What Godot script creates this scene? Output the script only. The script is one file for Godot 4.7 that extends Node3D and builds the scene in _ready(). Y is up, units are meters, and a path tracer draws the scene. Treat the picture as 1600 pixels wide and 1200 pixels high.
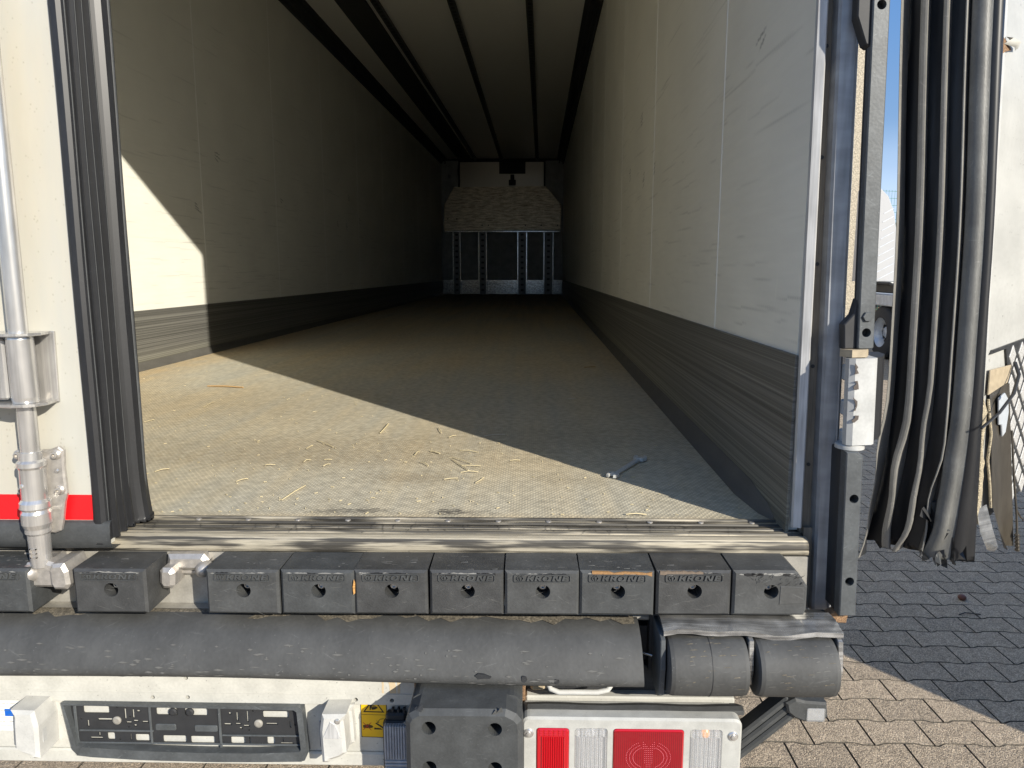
extends Node3D
# A refrigerated trailer seen from behind: left door shut, right door swung open, sun from behind on the right.

var M := {}
var T := {}
var rng := RandomNumberGenerator.new()
var used := {}
var means := {}
const FLOOR := 1.2
const FAR_Z := -13.2


func _ready() -> void:
	rng.seed = 20240
	# ---------------------------------------------------------------- camera, sky, sun, exposure
	var cam := Camera3D.new()
	cam.name = "camera"
	cam.fov = 54.30
	cam.near = 0.05
	cam.far = 400.0
	cam.position = Vector3(0, 1.725, 1.40)
	cam.rotation_degrees = Vector3(-8.9, 1.2, 0)
	add_child(cam)
	cam.current = true
	var sky_mat := ProceduralSkyMaterial.new()
	sky_mat.sky_top_color = Color(0.26, 0.45, 0.68)
	sky_mat.sky_horizon_color = Color(0.60, 0.70, 0.78)
	sky_mat.sky_curve = 0.12
	sky_mat.ground_bottom_color = Color(0.30, 0.29, 0.27)
	sky_mat.ground_horizon_color = Color(0.50, 0.52, 0.54)
	sky_mat.sky_energy_multiplier = 1.0
	sky_mat.sun_angle_max = 42.0
	sky_mat.sun_curve = 0.32
	sky_mat.sky_cover = cirrus_cover()
	var sky := Sky.new()
	sky.sky_material = sky_mat
	var env := Environment.new()
	env.background_mode = Environment.BG_SKY
	env.sky = sky
	env.tonemap_mode = Environment.TONE_MAPPER_LINEAR
	env.tonemap_exposure = 1.55
	env.sdfgi_enabled = true
	env.ssao_enabled = true
	env.ssil_enabled = true
	var we := WorldEnvironment.new()
	we.name = "world_environment"
	we.environment = env
	add_child(we)
	var sun := DirectionalLight3D.new()
	sun.name = "sun"
	var el := deg_to_rad(24.7)
	sun.light_energy = 1.45
	sun.light_color = Color(1.0, 0.97, 0.915)
	sun.light_angular_distance = 0.5
	sun.shadow_enabled = true
	add_child(sun)
	sun.look_at_from_position(Vector3(0.62 * cos(el), sin(el), 0.785 * cos(el)) * 30.0, Vector3.ZERO)

	make_textures()
	make_materials()
	build_yard()
	build_trailer()
	build_far()
	build_small()


# ==================================================================== mesh helpers

func S() -> SurfaceTool:
	var s := SurfaceTool.new()
	s.begin(Mesh.PRIMITIVE_TRIANGLES)
	s.set_smooth_group(-1)
	s.set_uv(Vector2.ZERO)
	s.set_uv2(Vector2.ZERO)
	return s


func named(parent: Node, called: String) -> String:
	var key := str(parent.get_instance_id()) + called
	var n: int = used.get(key, 0)
	used[key] = n + 1
	return called if n == 0 else "%s_%03d" % [called, n]


func obj(called: String, s: SurfaceTool, m: Material, parent: Node = self) -> MeshInstance3D:
	s.generate_normals()
	var o := MeshInstance3D.new()
	o.mesh = s.commit()
	o.material_override = m
	o.name = named(parent, called)
	parent.add_child(o, true)
	return o


func same(called: String, mesh: Mesh, m: Material, parent: Node, xf := Transform3D()) -> MeshInstance3D:
	var o := MeshInstance3D.new()
	o.mesh = mesh
	o.material_override = m
	o.transform = xf
	o.name = named(parent, called)
	parent.add_child(o, true)
	return o


func tag(o: Node, label: String, category: String, group := "") -> void:
	o.set_meta("label", label)
	o.set_meta("category", category)
	if group:
		o.set_meta("group", group)


func base(called: String, at: Vector3, label: String, category: String, group := "", turn := 0.0) -> Node3D:
	var o := Node3D.new()
	o.name = named(self, called)
	add_child(o, true)
	o.position = at
	o.rotation.y = turn
	tag(o, label, category, group)
	return o


func V(x: float, y: float, z: float) -> Vector3:
	return Vector3(x, y, z)


func tri(s: SurfaceTool, a: Vector3, b: Vector3, c: Vector3, out: Vector3) -> void:
	var n := (a - c).cross(a - b)
	s.add_vertex(a)
	if n.dot(out) >= 0.0:
		s.add_vertex(b)
		s.add_vertex(c)
	else:
		s.add_vertex(c)
		s.add_vertex(b)


func quad(s: SurfaceTool, a: Vector3, b: Vector3, c: Vector3, d: Vector3, out: Vector3) -> void:
	tri(s, a, b, c, out)
	tri(s, a, c, d, out)


# a quad with texture coordinates at its four corners
func quv(s: SurfaceTool, p: Array, uv: Array, out: Vector3) -> void:
	var order := [0, 1, 2, 0, 2, 3]
	var n: Vector3 = (p[0] - p[2]).cross(p[0] - p[1])
	if n.dot(out) < 0.0:
		order = [0, 2, 1, 0, 3, 2]
	for i in order:
		s.set_uv(uv[i])
		s.set_uv2(uv[i])
		s.add_vertex(p[i])


func cbox(s: SurfaceTool, c: Vector3, sz: Vector3, ch := 0.0, b := Basis()) -> void:
	var h := sz * 0.5
	ch = minf(ch, minf(h.x, minf(h.y, h.z)) * 0.95)
	var P := func(x: float, y: float, z: float) -> Vector3: return c + b * Vector3(x, y, z)
	for ax in 3:
		for sg in [-1.0, 1.0]:
			var o := Vector3.ZERO
			o[ax] = sg
			var i1 := (ax + 1) % 3
			var i2 := (ax + 2) % 3
			var q := []
			for w in [[-1, -1], [1, -1], [1, 1], [-1, 1]]:
				var p := Vector3.ZERO
				p[ax] = sg * h[ax]
				p[i1] = w[0] * (h[i1] - ch)
				p[i2] = w[1] * (h[i2] - ch)
				q.append(P.call(p.x, p.y, p.z))
			quad(s, q[0], q[1], q[2], q[3], b * o)
	if ch <= 0.0:
		return
	for ax in 3:
		var i1 := (ax + 1) % 3
		var i2 := (ax + 2) % 3
		for w in [[-1, -1], [1, -1], [1, 1], [-1, 1]]:
			var q := []
			for e in [[-1, 0], [1, 0], [1, 1], [-1, 1]]:
				var p := Vector3.ZERO
				p[ax] = e[0] * (h[ax] - ch)
				p[i1] = w[0] * (h[i1] - (ch if e[1] == 1 else 0.0))
				p[i2] = w[1] * (h[i2] - (0.0 if e[1] == 1 else ch))
				q.append(P.call(p.x, p.y, p.z))
			var o := Vector3.ZERO
			o[i1] = w[0]
			o[i2] = w[1]
			quad(s, q[0], q[1], q[2], q[3], b * o)
	for x in [-1.0, 1.0]:
		for y in [-1.0, 1.0]:
			for z in [-1.0, 1.0]:
				tri(s, P.call(x * h.x, y * (h.y - ch), z * (h.z - ch)), P.call(x * (h.x - ch), y * h.y, z * (h.z - ch)), P.call(x * (h.x - ch), y * (h.y - ch), z * h.z), b * Vector3(x, y, z))


# box between two corners
func bx(s: SurfaceTool, a: Vector3, b: Vector3, ch := 0.0) -> void:
	cbox(s, (a + b) * 0.5, (b - a).abs(), ch)


# eight-cornered block: front quad a b c d, pushed back by t
func slab(s: SurfaceTool, a: Vector3, b: Vector3, c: Vector3, d: Vector3, t: Vector3, uv := []) -> void:
	var n := (b - a).cross(d - a)
	if n.dot(t) > 0.0:
		n = -n
	if uv.is_empty():
		uv = [Vector2.ZERO, Vector2.ZERO, Vector2.ZERO, Vector2.ZERO]
	quv(s, [a, b, c, d], uv, n)
	quv(s, [a + t, b + t, c + t, d + t], uv, -n)
	var q := [a, b, c, d]
	var mid := (a + b + c + d) * 0.25
	for i in 4:
		var p: Vector3 = q[i]
		var r: Vector3 = q[(i + 1) % 4]
		quv(s, [p, r, r + t, p + t], [uv[i], uv[(i + 1) % 4], uv[(i + 1) % 4], uv[i]], (p + r) * 0.5 - mid)


func area2(p: PackedVector2Array) -> float:
	var a := 0.0
	for i in p.size():
		a += p[i].cross(p[(i + 1) % p.size()])
	return a * 0.5


func ccw(p: PackedVector2Array) -> PackedVector2Array:
	if area2(p) < 0.0:
		p.reverse()
	return p


func inset(p: PackedVector2Array, d: float) -> PackedVector2Array:
	var r := PackedVector2Array()
	var n := p.size()
	for i in n:
		var e1 := (p[i] - p[(i + n - 1) % n]).normalized()
		var e2 := (p[(i + 1) % n] - p[i]).normalized()
		var n1 := Vector2(-e1.y, e1.x)
		var n2 := Vector2(-e2.y, e2.x)
		r.append(p[i] + (n1 + n2) / maxf(0.35, 1.0 + n1.dot(n2)) * d)
	return r


# a polygon in the local x-y plane, from depth z0 to z1 (z1 is the face with the bevel)
func extrude(s: SurfaceTool, poly: PackedVector2Array, z0: float, z1: float, xf := Transform3D(), bev := 0.0, smooth_sides := false) -> void:
	var p := ccw(poly)
	var q := inset(p, bev) if bev > 0.0 else p
	var dz := signf(z1 - z0)
	var zb := z1 - bev * dz
	var n := p.size()
	for i in n:
		var j := (i + 1) % n
		var e := p[j] - p[i]
		var o := xf.basis * Vector3(e.y, -e.x, 0)
		s.set_smooth_group(1 if smooth_sides else -1)
		quad(s, xf * V(p[i].x, p[i].y, z0), xf * V(p[j].x, p[j].y, z0), xf * V(p[j].x, p[j].y, zb), xf * V(p[i].x, p[i].y, zb), o)
		if bev > 0.0:
			quad(s, xf * V(p[i].x, p[i].y, zb), xf * V(p[j].x, p[j].y, zb), xf * V(q[j].x, q[j].y, z1), xf * V(q[i].x, q[i].y, z1), o.normalized() + xf.basis.z * dz)
	s.set_smooth_group(-1)
	for k in [0, 1]:
		var w := q if k else p
		var z := z1 if k else z0
		var idx := Geometry2D.triangulate_polygon(w)
		for t in range(0, idx.size(), 3):
			tri(s, xf * V(w[idx[t]].x, w[idx[t]].y, z), xf * V(w[idx[t + 1]].x, w[idx[t + 1]].y, z), xf * V(w[idx[t + 2]].x, w[idx[t + 2]].y, z), xf.basis.z * dz * (1.0 if k else -1.0))


func dense(p: PackedVector2Array, step: float) -> PackedVector2Array:
	var r := PackedVector2Array()
	for i in p.size():
		var a := p[i]
		var b := p[(i + 1) % p.size()]
		var k := maxi(1, ceili(a.distance_to(b) / step))
		for j in k:
			r.append(a.lerp(b, float(j) / k))
	return r


# a plate with real holes through it
func holed(s: SurfaceTool, outer: PackedVector2Array, holes: Array, z0: float, z1: float, xf := Transform3D(), step := 0.006, bev := 0.0) -> void:
	var o := dense(ccw(outer), step)
	var qo := inset(o, bev) if bev > 0.0 else o
	var pts := PackedVector2Array(qo)
	var hs := []
	for h in holes:
		var d := dense(ccw(h), step)
		hs.append(d)
		pts.append_array(d)
	var idx := Geometry2D.triangulate_delaunay(pts)
	for t in range(0, idx.size(), 3):
		var a := pts[idx[t]]
		var b := pts[idx[t + 1]]
		var c := pts[idx[t + 2]]
		var m := (a + b + c) / 3.0
		if absf((b - a).cross(c - a)) < 1e-10 or not Geometry2D.is_point_in_polygon(m, qo):
			continue
		var inside := false
		for h in hs:
			if Geometry2D.is_point_in_polygon(m, h):
				inside = true
				break
		if inside:
			continue
		tri(s, xf * V(a.x, a.y, z1), xf * V(b.x, b.y, z1), xf * V(c.x, c.y, z1), xf.basis.z)
		tri(s, xf * V(a.x, a.y, z0), xf * V(b.x, b.y, z0), xf * V(c.x, c.y, z0), -xf.basis.z)
	for k in hs.size() + 1:
		var p: PackedVector2Array = o if k == 0 else hs[k - 1]
		var n := p.size()
		for i in n:
			var j := (i + 1) % n
			var e := p[j] - p[i]
			var out := xf.basis * Vector3(e.y, -e.x, 0) * (1.0 if k == 0 else -1.0)
			var zb := z1 - bev if k == 0 else z1
			quad(s, xf * V(p[i].x, p[i].y, z0), xf * V(p[j].x, p[j].y, z0), xf * V(p[j].x, p[j].y, zb), xf * V(p[i].x, p[i].y, zb), out)
			if k == 0 and bev > 0.0:
				quad(s, xf * V(p[i].x, p[i].y, zb), xf * V(p[j].x, p[j].y, zb), xf * V(qo[j].x, qo[j].y, z1), xf * V(qo[i].x, qo[i].y, z1), out.normalized() + xf.basis.z)


func circle(c: Vector2, r: float, n := 16) -> PackedVector2Array:
	var p := PackedVector2Array()
	for i in n:
		p.append(c + Vector2(cos(TAU * i / n), sin(TAU * i / n)) * r)
	return p


func rrect(a: Vector2, b: Vector2, r: float, n := 4) -> PackedVector2Array:
	var p := PackedVector2Array()
	var lo := Vector2(minf(a.x, b.x), minf(a.y, b.y))
	var hi := Vector2(maxf(a.x, b.x), maxf(a.y, b.y))
	r = minf(r, minf(hi.x - lo.x, hi.y - lo.y) * 0.49)
	var cs := [Vector2(hi.x - r, hi.y - r), Vector2(lo.x + r, hi.y - r), Vector2(lo.x + r, lo.y + r), Vector2(hi.x - r, lo.y + r)]
	for k in 4:
		for i in n + 1:
			var t := PI * 0.5 * (k + float(i) / n)
			p.append(cs[k] + Vector2(cos(t), sin(t)) * r)
	return p


func poly(a: Array) -> PackedVector2Array:
	var p := PackedVector2Array()
	for i in range(0, a.size(), 2):
		p.append(Vector2(a[i], a[i + 1]))
	return p


# surface through rows of points; texture coordinates run in metres along and across
func loft(s: SurfaceTool, rows: Array, smooth := true, closed := false, caps := false, group := 1) -> void:
	var n: int = rows[0].size()
	var m := n if closed else n - 1
	var along := 0.0
	for r in rows.size() - 1:
		var A: PackedVector3Array = rows[r]
		var B: PackedVector3Array = rows[r + 1]
		var step := A[0].distance_to(B[0])
		var across := 0.0
		for i in m:
			var j := (i + 1) % n
			var w := A[i].distance_to(A[j])
			s.set_smooth_group(group if smooth else i + 2)
			var p := [A[i], B[i], B[j], A[j]]
			var uv := [Vector2(along, across), Vector2(along + step, across), Vector2(along + step, across + w), Vector2(along, across + w)]
			for k in [0, 1, 2, 0, 2, 3]:
				s.set_uv(uv[k])
				s.add_vertex(p[k])
			across += w
		along += step
	if caps:
		s.set_smooth_group(-1)
		for e in [0, rows.size() - 1]:
			var R: PackedVector3Array = rows[e]
			var c := Vector3.ZERO
			for p in R:
				c += p
			c /= n
			var out: Vector3 = R[0] - (rows[1][0] if e == 0 else rows[e - 1][0])
			for i in n:
				tri(s, c, R[i], R[(i + 1) % n], out)
	s.set_smooth_group(-1)


func tube(s: SurfaceTool, pts: Array, r: float, seg := 8, caps := true, flat := 1.0) -> void:
	var rows := []
	var up := Vector3.UP
	for i in pts.size():
		var d: Vector3 = (pts[mini(i + 1, pts.size() - 1)] - pts[maxi(i - 1, 0)]).normalized()
		if absf(d.dot(up)) > 0.95:
			up = Vector3.RIGHT if absf(d.x) < 0.9 else Vector3.BACK
		var a := d.cross(up).normalized()
		var b := a.cross(d).normalized()
		up = b
		var ring := PackedVector3Array()
		for k in seg:
			var t := TAU * k / seg
			ring.append(pts[i] + a * cos(t) * r + b * sin(t) * r * flat)
		rows.append(ring)
	loft(s, rows, true, true, caps)


# profile of (radius, height) turned about the local y axis
func lathe(s: SurfaceTool, prof: Array, seg := 24, xf := Transform3D(), smooth := true) -> void:
	var rows := []
	for k in seg + 1:
		var t := TAU * k / seg
		var row := PackedVector3Array()
		for p in prof:
			row.append(xf * V(cos(t) * p[0], p[1], sin(t) * p[0]))
		rows.append(row)
	loft(s, rows, smooth)


func along_z(at: Vector3) -> Transform3D:       # lathe axis pointing to +z
	return Transform3D(Basis(Vector3.RIGHT, PI * 0.5), at)


func along_x(at: Vector3) -> Transform3D:
	return Transform3D(Basis(Vector3.BACK, -PI * 0.5), at)


func hexagon(r: float) -> PackedVector2Array:
	return circle(Vector2.ZERO, r, 6)


# ==================================================================== textures

func nz(seed_: int, freq: float, oct := 4, type := FastNoiseLite.TYPE_SIMPLEX_SMOOTH) -> FastNoiseLite:
	var n := FastNoiseLite.new()
	n.seed = seed_
	n.frequency = freq
	n.noise_type = type
	n.fractal_octaves = oct
	if oct <= 1:
		n.fractal_type = FastNoiseLite.FRACTAL_NONE
	return n


func seamless(n: FastNoiseLite, w: int, h: int) -> PackedByteArray:
	var im := n.get_seamless_image(w, h)
	im.convert(Image.FORMAT_L8)
	return im.get_data()


func grey(w: int, h: int, b: PackedByteArray) -> ImageTexture:
	return ImageTexture.create_from_image(Image.create_from_data(w, h, false, Image.FORMAT_L8, b))


func stroke(im: Image, x0: float, y0: float, x1: float, y1: float, w: float, c: Color, wrap := true) -> void:
	var n := maxi(2, int(Vector2(x1 - x0, y1 - y0).length() * 1.5))
	var W := im.get_width()
	var H := im.get_height()
	for i in n + 1:
		var t := float(i) / n
		var x := int(lerpf(x0, x1, t))
		var y := int(lerpf(y0, y1, t))
		var fade := sin(PI * clampf(t * 0.9 + 0.05, 0, 1))
		for k in maxi(1, int(w)):
			var px := posmod(x, W) if wrap else x
			var py := posmod(y + k, H) if wrap else y + k
			if px < 0 or py < 0 or px >= W or py >= H:
				continue
			im.set_pixel(px, py, im.get_pixel(px, py).lerp(Color(c.r, c.g, c.b), c.a * fade))


func fill_poly(im: Image, p: PackedVector2Array, c: Color) -> void:
	var lo := Vector2(1e9, 1e9)
	var hi := -lo
	for v in p:
		lo = lo.min(v)
		hi = hi.max(v)
	for y in range(maxi(0, int(lo.y)), mini(im.get_height(), int(hi.y) + 2)):
		for x in range(maxi(0, int(lo.x)), mini(im.get_width(), int(hi.x) + 2)):
			if Geometry2D.is_point_in_polygon(Vector2(x + 0.5, y + 0.5), p):
				im.set_pixel(x, y, c)


func cirrus_cover() -> ImageTexture:
	var im := Image.create(512, 256, false, Image.FORMAT_RGBA8)
	var n := nz(71, 0.010, 5)
	for y in 256:
		for x in 512:
			var a := 0.0
			if y < 128:
				# sampled on a ring, so the sheet closes round the horizon; stretched sideways as cirrus is
				var t := TAU * x / 512.0
				var v := n.get_noise_3d(cos(t) * 60.0, y * 3.2, sin(t) * 60.0)
				a = clampf(v * 1.5 + 0.10, 0.0, 0.5) * 0.35
			im.set_pixel(x, y, Color(1, 1, 1, a))
	return ImageTexture.create_from_image(im)


func make_textures() -> void:
	var N := 512
	var cl := seamless(nz(1, 0.012, 5), N, N)
	var fine := seamless(nz(2, 0.12, 3), N, N)
	var mid := seamless(nz(3, 0.04, 4), N, N)
	# soft blotches of dust
	var b := PackedByteArray()
	b.resize(N * N)
	for i in N * N:
		b[i] = clampi(int(196 + cl[i] * 0.16 + fine[i] * 0.07), 0, 255)
	T.cloud = grey(N, N, b)
	# fine grain for relief
	for i in N * N:
		b[i] = clampi(int(fine[i] * 0.6 + mid[i] * 0.4), 0, 255)
	T.grain = grey(N, N, b)
	# weathered black rubber: pale bloom, specks, thin scratches
	for i in N * N:
		b[i] = clampi(int(118 + (cl[i] - 128) * 0.12 + (mid[i] - 128) * 0.04 + (fine[i] - 128) * 0.06), 40, 255)
	var im := Image.create_from_data(N, N, false, Image.FORMAT_L8, b)
	for k in 260:
		var x := rng.randf() * N
		var y := rng.randf() * N
		var a := rng.randf() * TAU
		var l := rng.randf_range(4, 34)
		stroke(im, x, y, x + cos(a) * l, y + sin(a) * l * 0.5, 1, Color(0.85, 0.85, 0.82, rng.randf_range(0.08, 0.35)))
	for k in 150:
		var x := rng.randi() % N
		var y := rng.randi() % N
		im.set_pixel(x, y, Color(0.74, 0.74, 0.71))
		if k % 3 == 0:
			im.set_pixel((x + 1) % N, y, Color(0.64, 0.64, 0.62))
	T.rubber = ImageTexture.create_from_image(im)
	# dirty paint: pale with scattered dark specks
	for i in N * N:
		b[i] = clampi(int(228 + (cl[i] - 128) * 0.10 + (fine[i] - 128) * 0.05), 0, 255)
	im = Image.create_from_data(N, N, false, Image.FORMAT_L8, b)
	for k in 430:
		var x := rng.randi() % N
		var y := rng.randi() % N
		var g := rng.randf_range(0.45, 0.8)
		im.set_pixel(x, y, Color(g, g, g))
		if k % 5 == 0:
			im.set_pixel((x + 1) % N, y, Color(g, g, g))
			im.set_pixel(x, (y + 1) % N, Color(g, g, g))
	T.paint = ImageTexture.create_from_image(im)
	# brushed and smeared metal, streaks along u
	var st := nz(5, 1.0, 3)
	var st2 := nz(6, 1.0, 3)
	for y in N:
		for x in N:
			var ring := TAU * x / float(N)
			var v := st.get_noise_3d(cos(ring) * 0.5, sin(ring) * 0.5, y * 0.24)
			var w := st2.get_noise_3d(cos(ring) * 2.2, sin(ring) * 2.2, y * 0.03)
			b[y * N + x] = clampi(int(178 + v * 58 + w * 62), 30, 255)
	T.brush = grey(N, N, b)
	# the same streaks upright and fainter, for drawn and rolled steel
	var bv := PackedByteArray()
	bv.resize(N * N)
	for y in N:
		for x in N:
			bv[x * N + y] = clampi(int(200 + (b[y * N + x] - 178) * 0.42 + (cl[y * N + x] - 128) * 0.12), 0, 255)
	T.drawn = grey(N, N, bv)
	# aggregate of concrete pavers
	var cell := nz(8, 0.16, 1, FastNoiseLite.TYPE_CELLULAR)
	cell.cellular_return_type = FastNoiseLite.RETURN_CELL_VALUE
	var cb := seamless(cell, N, N)
	for i in N * N:
		b[i] = clampi(int(178 + (cb[i] - 128) * 0.26 + (fine[i] - 128) * 0.42 + (cl[i] - 128) * 0.12), 40, 255)
	T.concrete = grey(N, N, b)
	# rough plaster
	for i in N * N:
		b[i] = clampi(int(205 + (mid[i] - 128) * 0.26 + (fine[i] - 128) * 0.30), 60, 255)
	T.plaster = grey(N, N, b)
	# anti-slip grid of the cargo floor: one cell holds two staggered lozenges
	var Q := 64
	b.resize(Q * Q)
	for y in Q:
		for x in Q:
			var v := 0.0
			for o in [Vector2(16, 16), Vector2(48, 48), Vector2(48, -16), Vector2(-16, 48), Vector2(80, 16), Vector2(16, 80)]:
				var d := Vector2((x - o.x) / 17.0, (y - o.y) / 13.0)
				v = maxf(v, 1.0 - d.length())
			b[y * Q + x] = int(clampf(v * 1.6, 0, 1) * 215) + 40
	T.lozenge = grey(Q, Q, b)
	for i in Q * Q:
		b[i] = clampi(222 + int((b[i] - 40) * 0.15), 0, 255)
	T.lozenge_tone = grey(Q, Q, b)

	# cargo floor: dust, worn tracks and stains; v follows the square root of the distance from the door
	var W := 768
	var H := 1024
	var n1 := nz(11, 1.1, 4)
	var n2 := nz(12, 7.0, 4)
	var n3 := nz(13, 1.0, 3)
	var n4 := nz(14, 30.0, 2)
	im = Image.create(W, H, false, Image.FORMAT_RGB8)
	var tan_ := Color(0.815, 0.76, 0.64)
	var worn := Color(0.775, 0.76, 0.695)
	var dark := Color(0.55, 0.53, 0.48)
	var rust := Color(0.82, 0.71, 0.53)
	for y in H:
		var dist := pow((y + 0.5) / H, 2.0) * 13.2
		for x in W:
			var X := (x + 0.5) / W * 2.8 - 2.1
			var a := n1.get_noise_2d(X, dist * 0.6)
			var g := n2.get_noise_2d(X, dist * 0.8)
			var tr := n3.get_noise_2d(X * 9.0, dist * 0.35 + X * 0.9)
			var f := n4.get_noise_2d(X, dist)
			var c := tan_.lerp(worn, clampf(0.50 + a * 0.75 + tr * 0.38, 0, 1))
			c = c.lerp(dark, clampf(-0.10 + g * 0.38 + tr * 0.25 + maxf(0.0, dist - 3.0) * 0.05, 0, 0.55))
			# dust gathers along both walls and at the sill
			var edge := maxf(smoothstep(0.42, 0.0, X + 1.98), smoothstep(0.20, 0.0, 0.56 - X) * 0.4)
			c = c.lerp(rust, edge * (0.55 + 0.4 * g))
			c = c.lerp(rust, smoothstep(0.05, 0.0, dist) * 0.35 * (0.6 + g))
			c = c * (1.0 + f * 0.10 + g * 0.06)
			im.set_pixel(x, y, Color(clampf(c.r, 0, 1), clampf(c.g, 0, 1), clampf(c.b, 0, 1)))
	# black rubbed spots near the sill and a brown stain
	for sp in [[-0.405, 0.045, 0.040, 0.012, 0.34], [-0.345, 0.050, 0.030, 0.010, 0.28], [-0.172, 0.045, 0.020, 0.012, 0.60], [-0.120, 0.040, 0.03, 0.010, 0.22], [-0.285, 0.31, 0.07, 0.035, 0.30], [-0.72, 0.62, 0.35, 0.10, 0.20], [-0.55, 0.48, 0.45, 0.06, 0.16], [0.10, 0.30, 0.07, 0.03, 0.12], [0.02, 0.75, 0.3, 0.12, 0.16], [-1.2, 1.3, 0.5, 0.25, 0.14]]:
		for y in H:
			var dist := pow((y + 0.5) / H, 2.0) * 13.2
			if absf(dist - sp[1]) > sp[3] * 2.5:
				continue
			for x in range(maxi(0, int((sp[0] - sp[2] * 2.5 + 2.1) / 2.8 * W)), mini(W, int((sp[0] + sp[2] * 2.5 + 2.1) / 2.8 * W))):
				var X := (x + 0.5) / W * 2.8 - 2.1
				var r := Vector2((X - sp[0]) / sp[2], (dist - sp[1]) / sp[3]).length()
				var k: float = smoothstep(2.2, 0.2, r + n4.get_noise_2d(X * 1.5, dist * 3.0) * 1.6) * sp[4]
				var c := im.get_pixel(x, y)
				im.set_pixel(x, y, c.lerp(Color(0.20, 0.19, 0.18) if sp[2] < 0.06 else Color(0.52, 0.45, 0.34), k))
	T.floor = ImageTexture.create_from_image(im)

	# side wall: grey-white coating with scuffs running lengthwise
	W = 1024
	H = 512
	im = Image.create(W, H, false, Image.FORMAT_RGB8)
	var w1 := nz(21, 1.0, 4)
	var w2 := nz(22, 1.0, 3)
	for y in H:
		var up := 1.0 - float(y) / H
		for x in W:
			var ring := TAU * x / float(W)
			var a := w1.get_noise_3d(cos(ring) * 2.0, sin(ring) * 2.0, y * 0.012)
			var sct := w2.get_noise_3d(cos(ring) * 4.5, sin(ring) * 4.5, y * 0.30)
			var v := 0.945 + a * 0.03 + sct * 0.018 * smoothstep(0.75, 0.15, up)
			im.set_pixel(x, y, Color(v, v * 0.995, v * 0.975))
	for k in 340:
		var x := rng.randf() * W
		var y := H * (1.0 - clampf(absf(rng.randfn(0.0, 0.30)) + 0.12, 0.0, 0.95))
		var l := rng.randf_range(6, 60)
		stroke(im, x, y, x + l, y + l * rng.randf_range(-0.02, 0.05), 1, Color(0.42, 0.42, 0.40, rng.randf_range(0.03, 0.12)))
	for k in 7:
		var x := rng.randf() * W
		var y := H * rng.randf_range(0.35, 0.8)
		for j in rng.randi_range(2, 5):
			stroke(im, x, y + j * 3, x + rng.randf_range(5, 14), y + j * 3 + rng.randf_range(1, 5), 1, Color(0.22, 0.22, 0.21, 0.35))
	for k in 60:
		var x := rng.randf() * W
		var y := H * rng.randf_range(0.2, 0.85)
		stroke(im, x, y, x + rng.randf_range(-2, 2), y + rng.randf_range(5, 16), 1, Color(1, 1, 0.97, 0.35))
	T.wall = ImageTexture.create_from_image(im)

	# kick plate: black aluminium scraped along its length
	W = 1024
	H = 256
	im = Image.create(W, H, false, Image.FORMAT_RGB8)
	var k1 := nz(31, 1.0, 4)
	var k2 := nz(32, 1.0, 2)
	for y in H:
		for x in W:
			var ring := TAU * x / float(W)
			var a := k1.get_noise_3d(cos(ring) * 0.16, sin(ring) * 0.16, y * 0.13)
			var sct := k2.get_noise_3d(cos(ring) * 0.7, sin(ring) * 0.7, y * 0.55)
			var low := smoothstep(0.6, 1.0, float(y) / H)
			var v := 0.50 + a * 0.19 + sct * 0.10 + low * 0.05
			v = clampf(v, 0.10, 0.85)
			im.set_pixel(x, y, Color(v, v * (0.99 + low * 0.0), v * (0.97 - low * 0.05)))
	for k in 240:
		var x := rng.randf() * W
		var y := rng.randf() * H
		var l := rng.randf_range(20, 220)
		var lum := 0.85 if rng.randf() < 0.6 else 0.08
		stroke(im, x, y, x + l * 1.6, y, 1, Color(lum, lum, lum * 0.97, rng.randf_range(0.1, 0.45)))
	T.kick = ImageTexture.create_from_image(im)

	# sill: bare aluminium with black rubber smears
	W = 1024
	H = 128
	im = Image.create(W, H, false, Image.FORMAT_RGB8)
	for y in H:
		for x in W:
			var a := k1.get_noise_2d(x * 0.011, y * 0.05 + 40.0)
			var f := k1.get_noise_2d(x * 0.05, y * 0.45 + 90.0)
			var band := k2.get_noise_2d(3.3, y * 0.11)
			var v := 0.70 + f * 0.10
			var smear := clampf((a + band * 0.9 + 0.30) * 1.9, 0.0, 0.84) * smoothstep(108, 86, y)
			var c := Color(v, v * 0.965, v * 0.89).lerp(Color(0.22, 0.215, 0.21), smear)
			im.set_pixel(x, y, c)
	for k in 160:
		var x := rng.randf() * W
		stroke(im, x, rng.randf_range(20, 90), x + rng.randf_range(-6, 6), rng.randf_range(40, 100), 1, Color(0.15, 0.15, 0.15, 0.4), false)
	T.sill = ImageTexture.create_from_image(im)

	# plywood board: scuffed grain
	W = 512
	H = 256
	im = Image.create(W, H, false, Image.FORMAT_RGB8)
	for y in H:
		for x in W:
			var a := k1.get_noise_2d(x * 0.02, y * 0.09 + 200.0)
			var f := k2.get_noise_2d(x * 0.09, y * 0.7 + 300.0)
			var v := clampf(0.70 + a * 0.20 + f * 0.14, 0.15, 0.95)
			im.set_pixel(x, y, Color(v, v * 0.95, v * 0.86))
	for k in 260:
		var x := rng.randf() * W
		var y := rng.randf() * H
		stroke(im, x, y, x + rng.randf_range(4, 40), y + rng.randf_range(-2, 2), 1 + rng.randi() % 2, Color(0.16, 0.14, 0.12, rng.randf_range(0.2, 0.6)), false)
	T.board = ImageTexture.create_from_image(im)

	# left door skin: rust-tinted dirt near the lock rod
	W = 512
	H = 1024
	im = Image.create(W, H, false, Image.FORMAT_RGB8)
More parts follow.
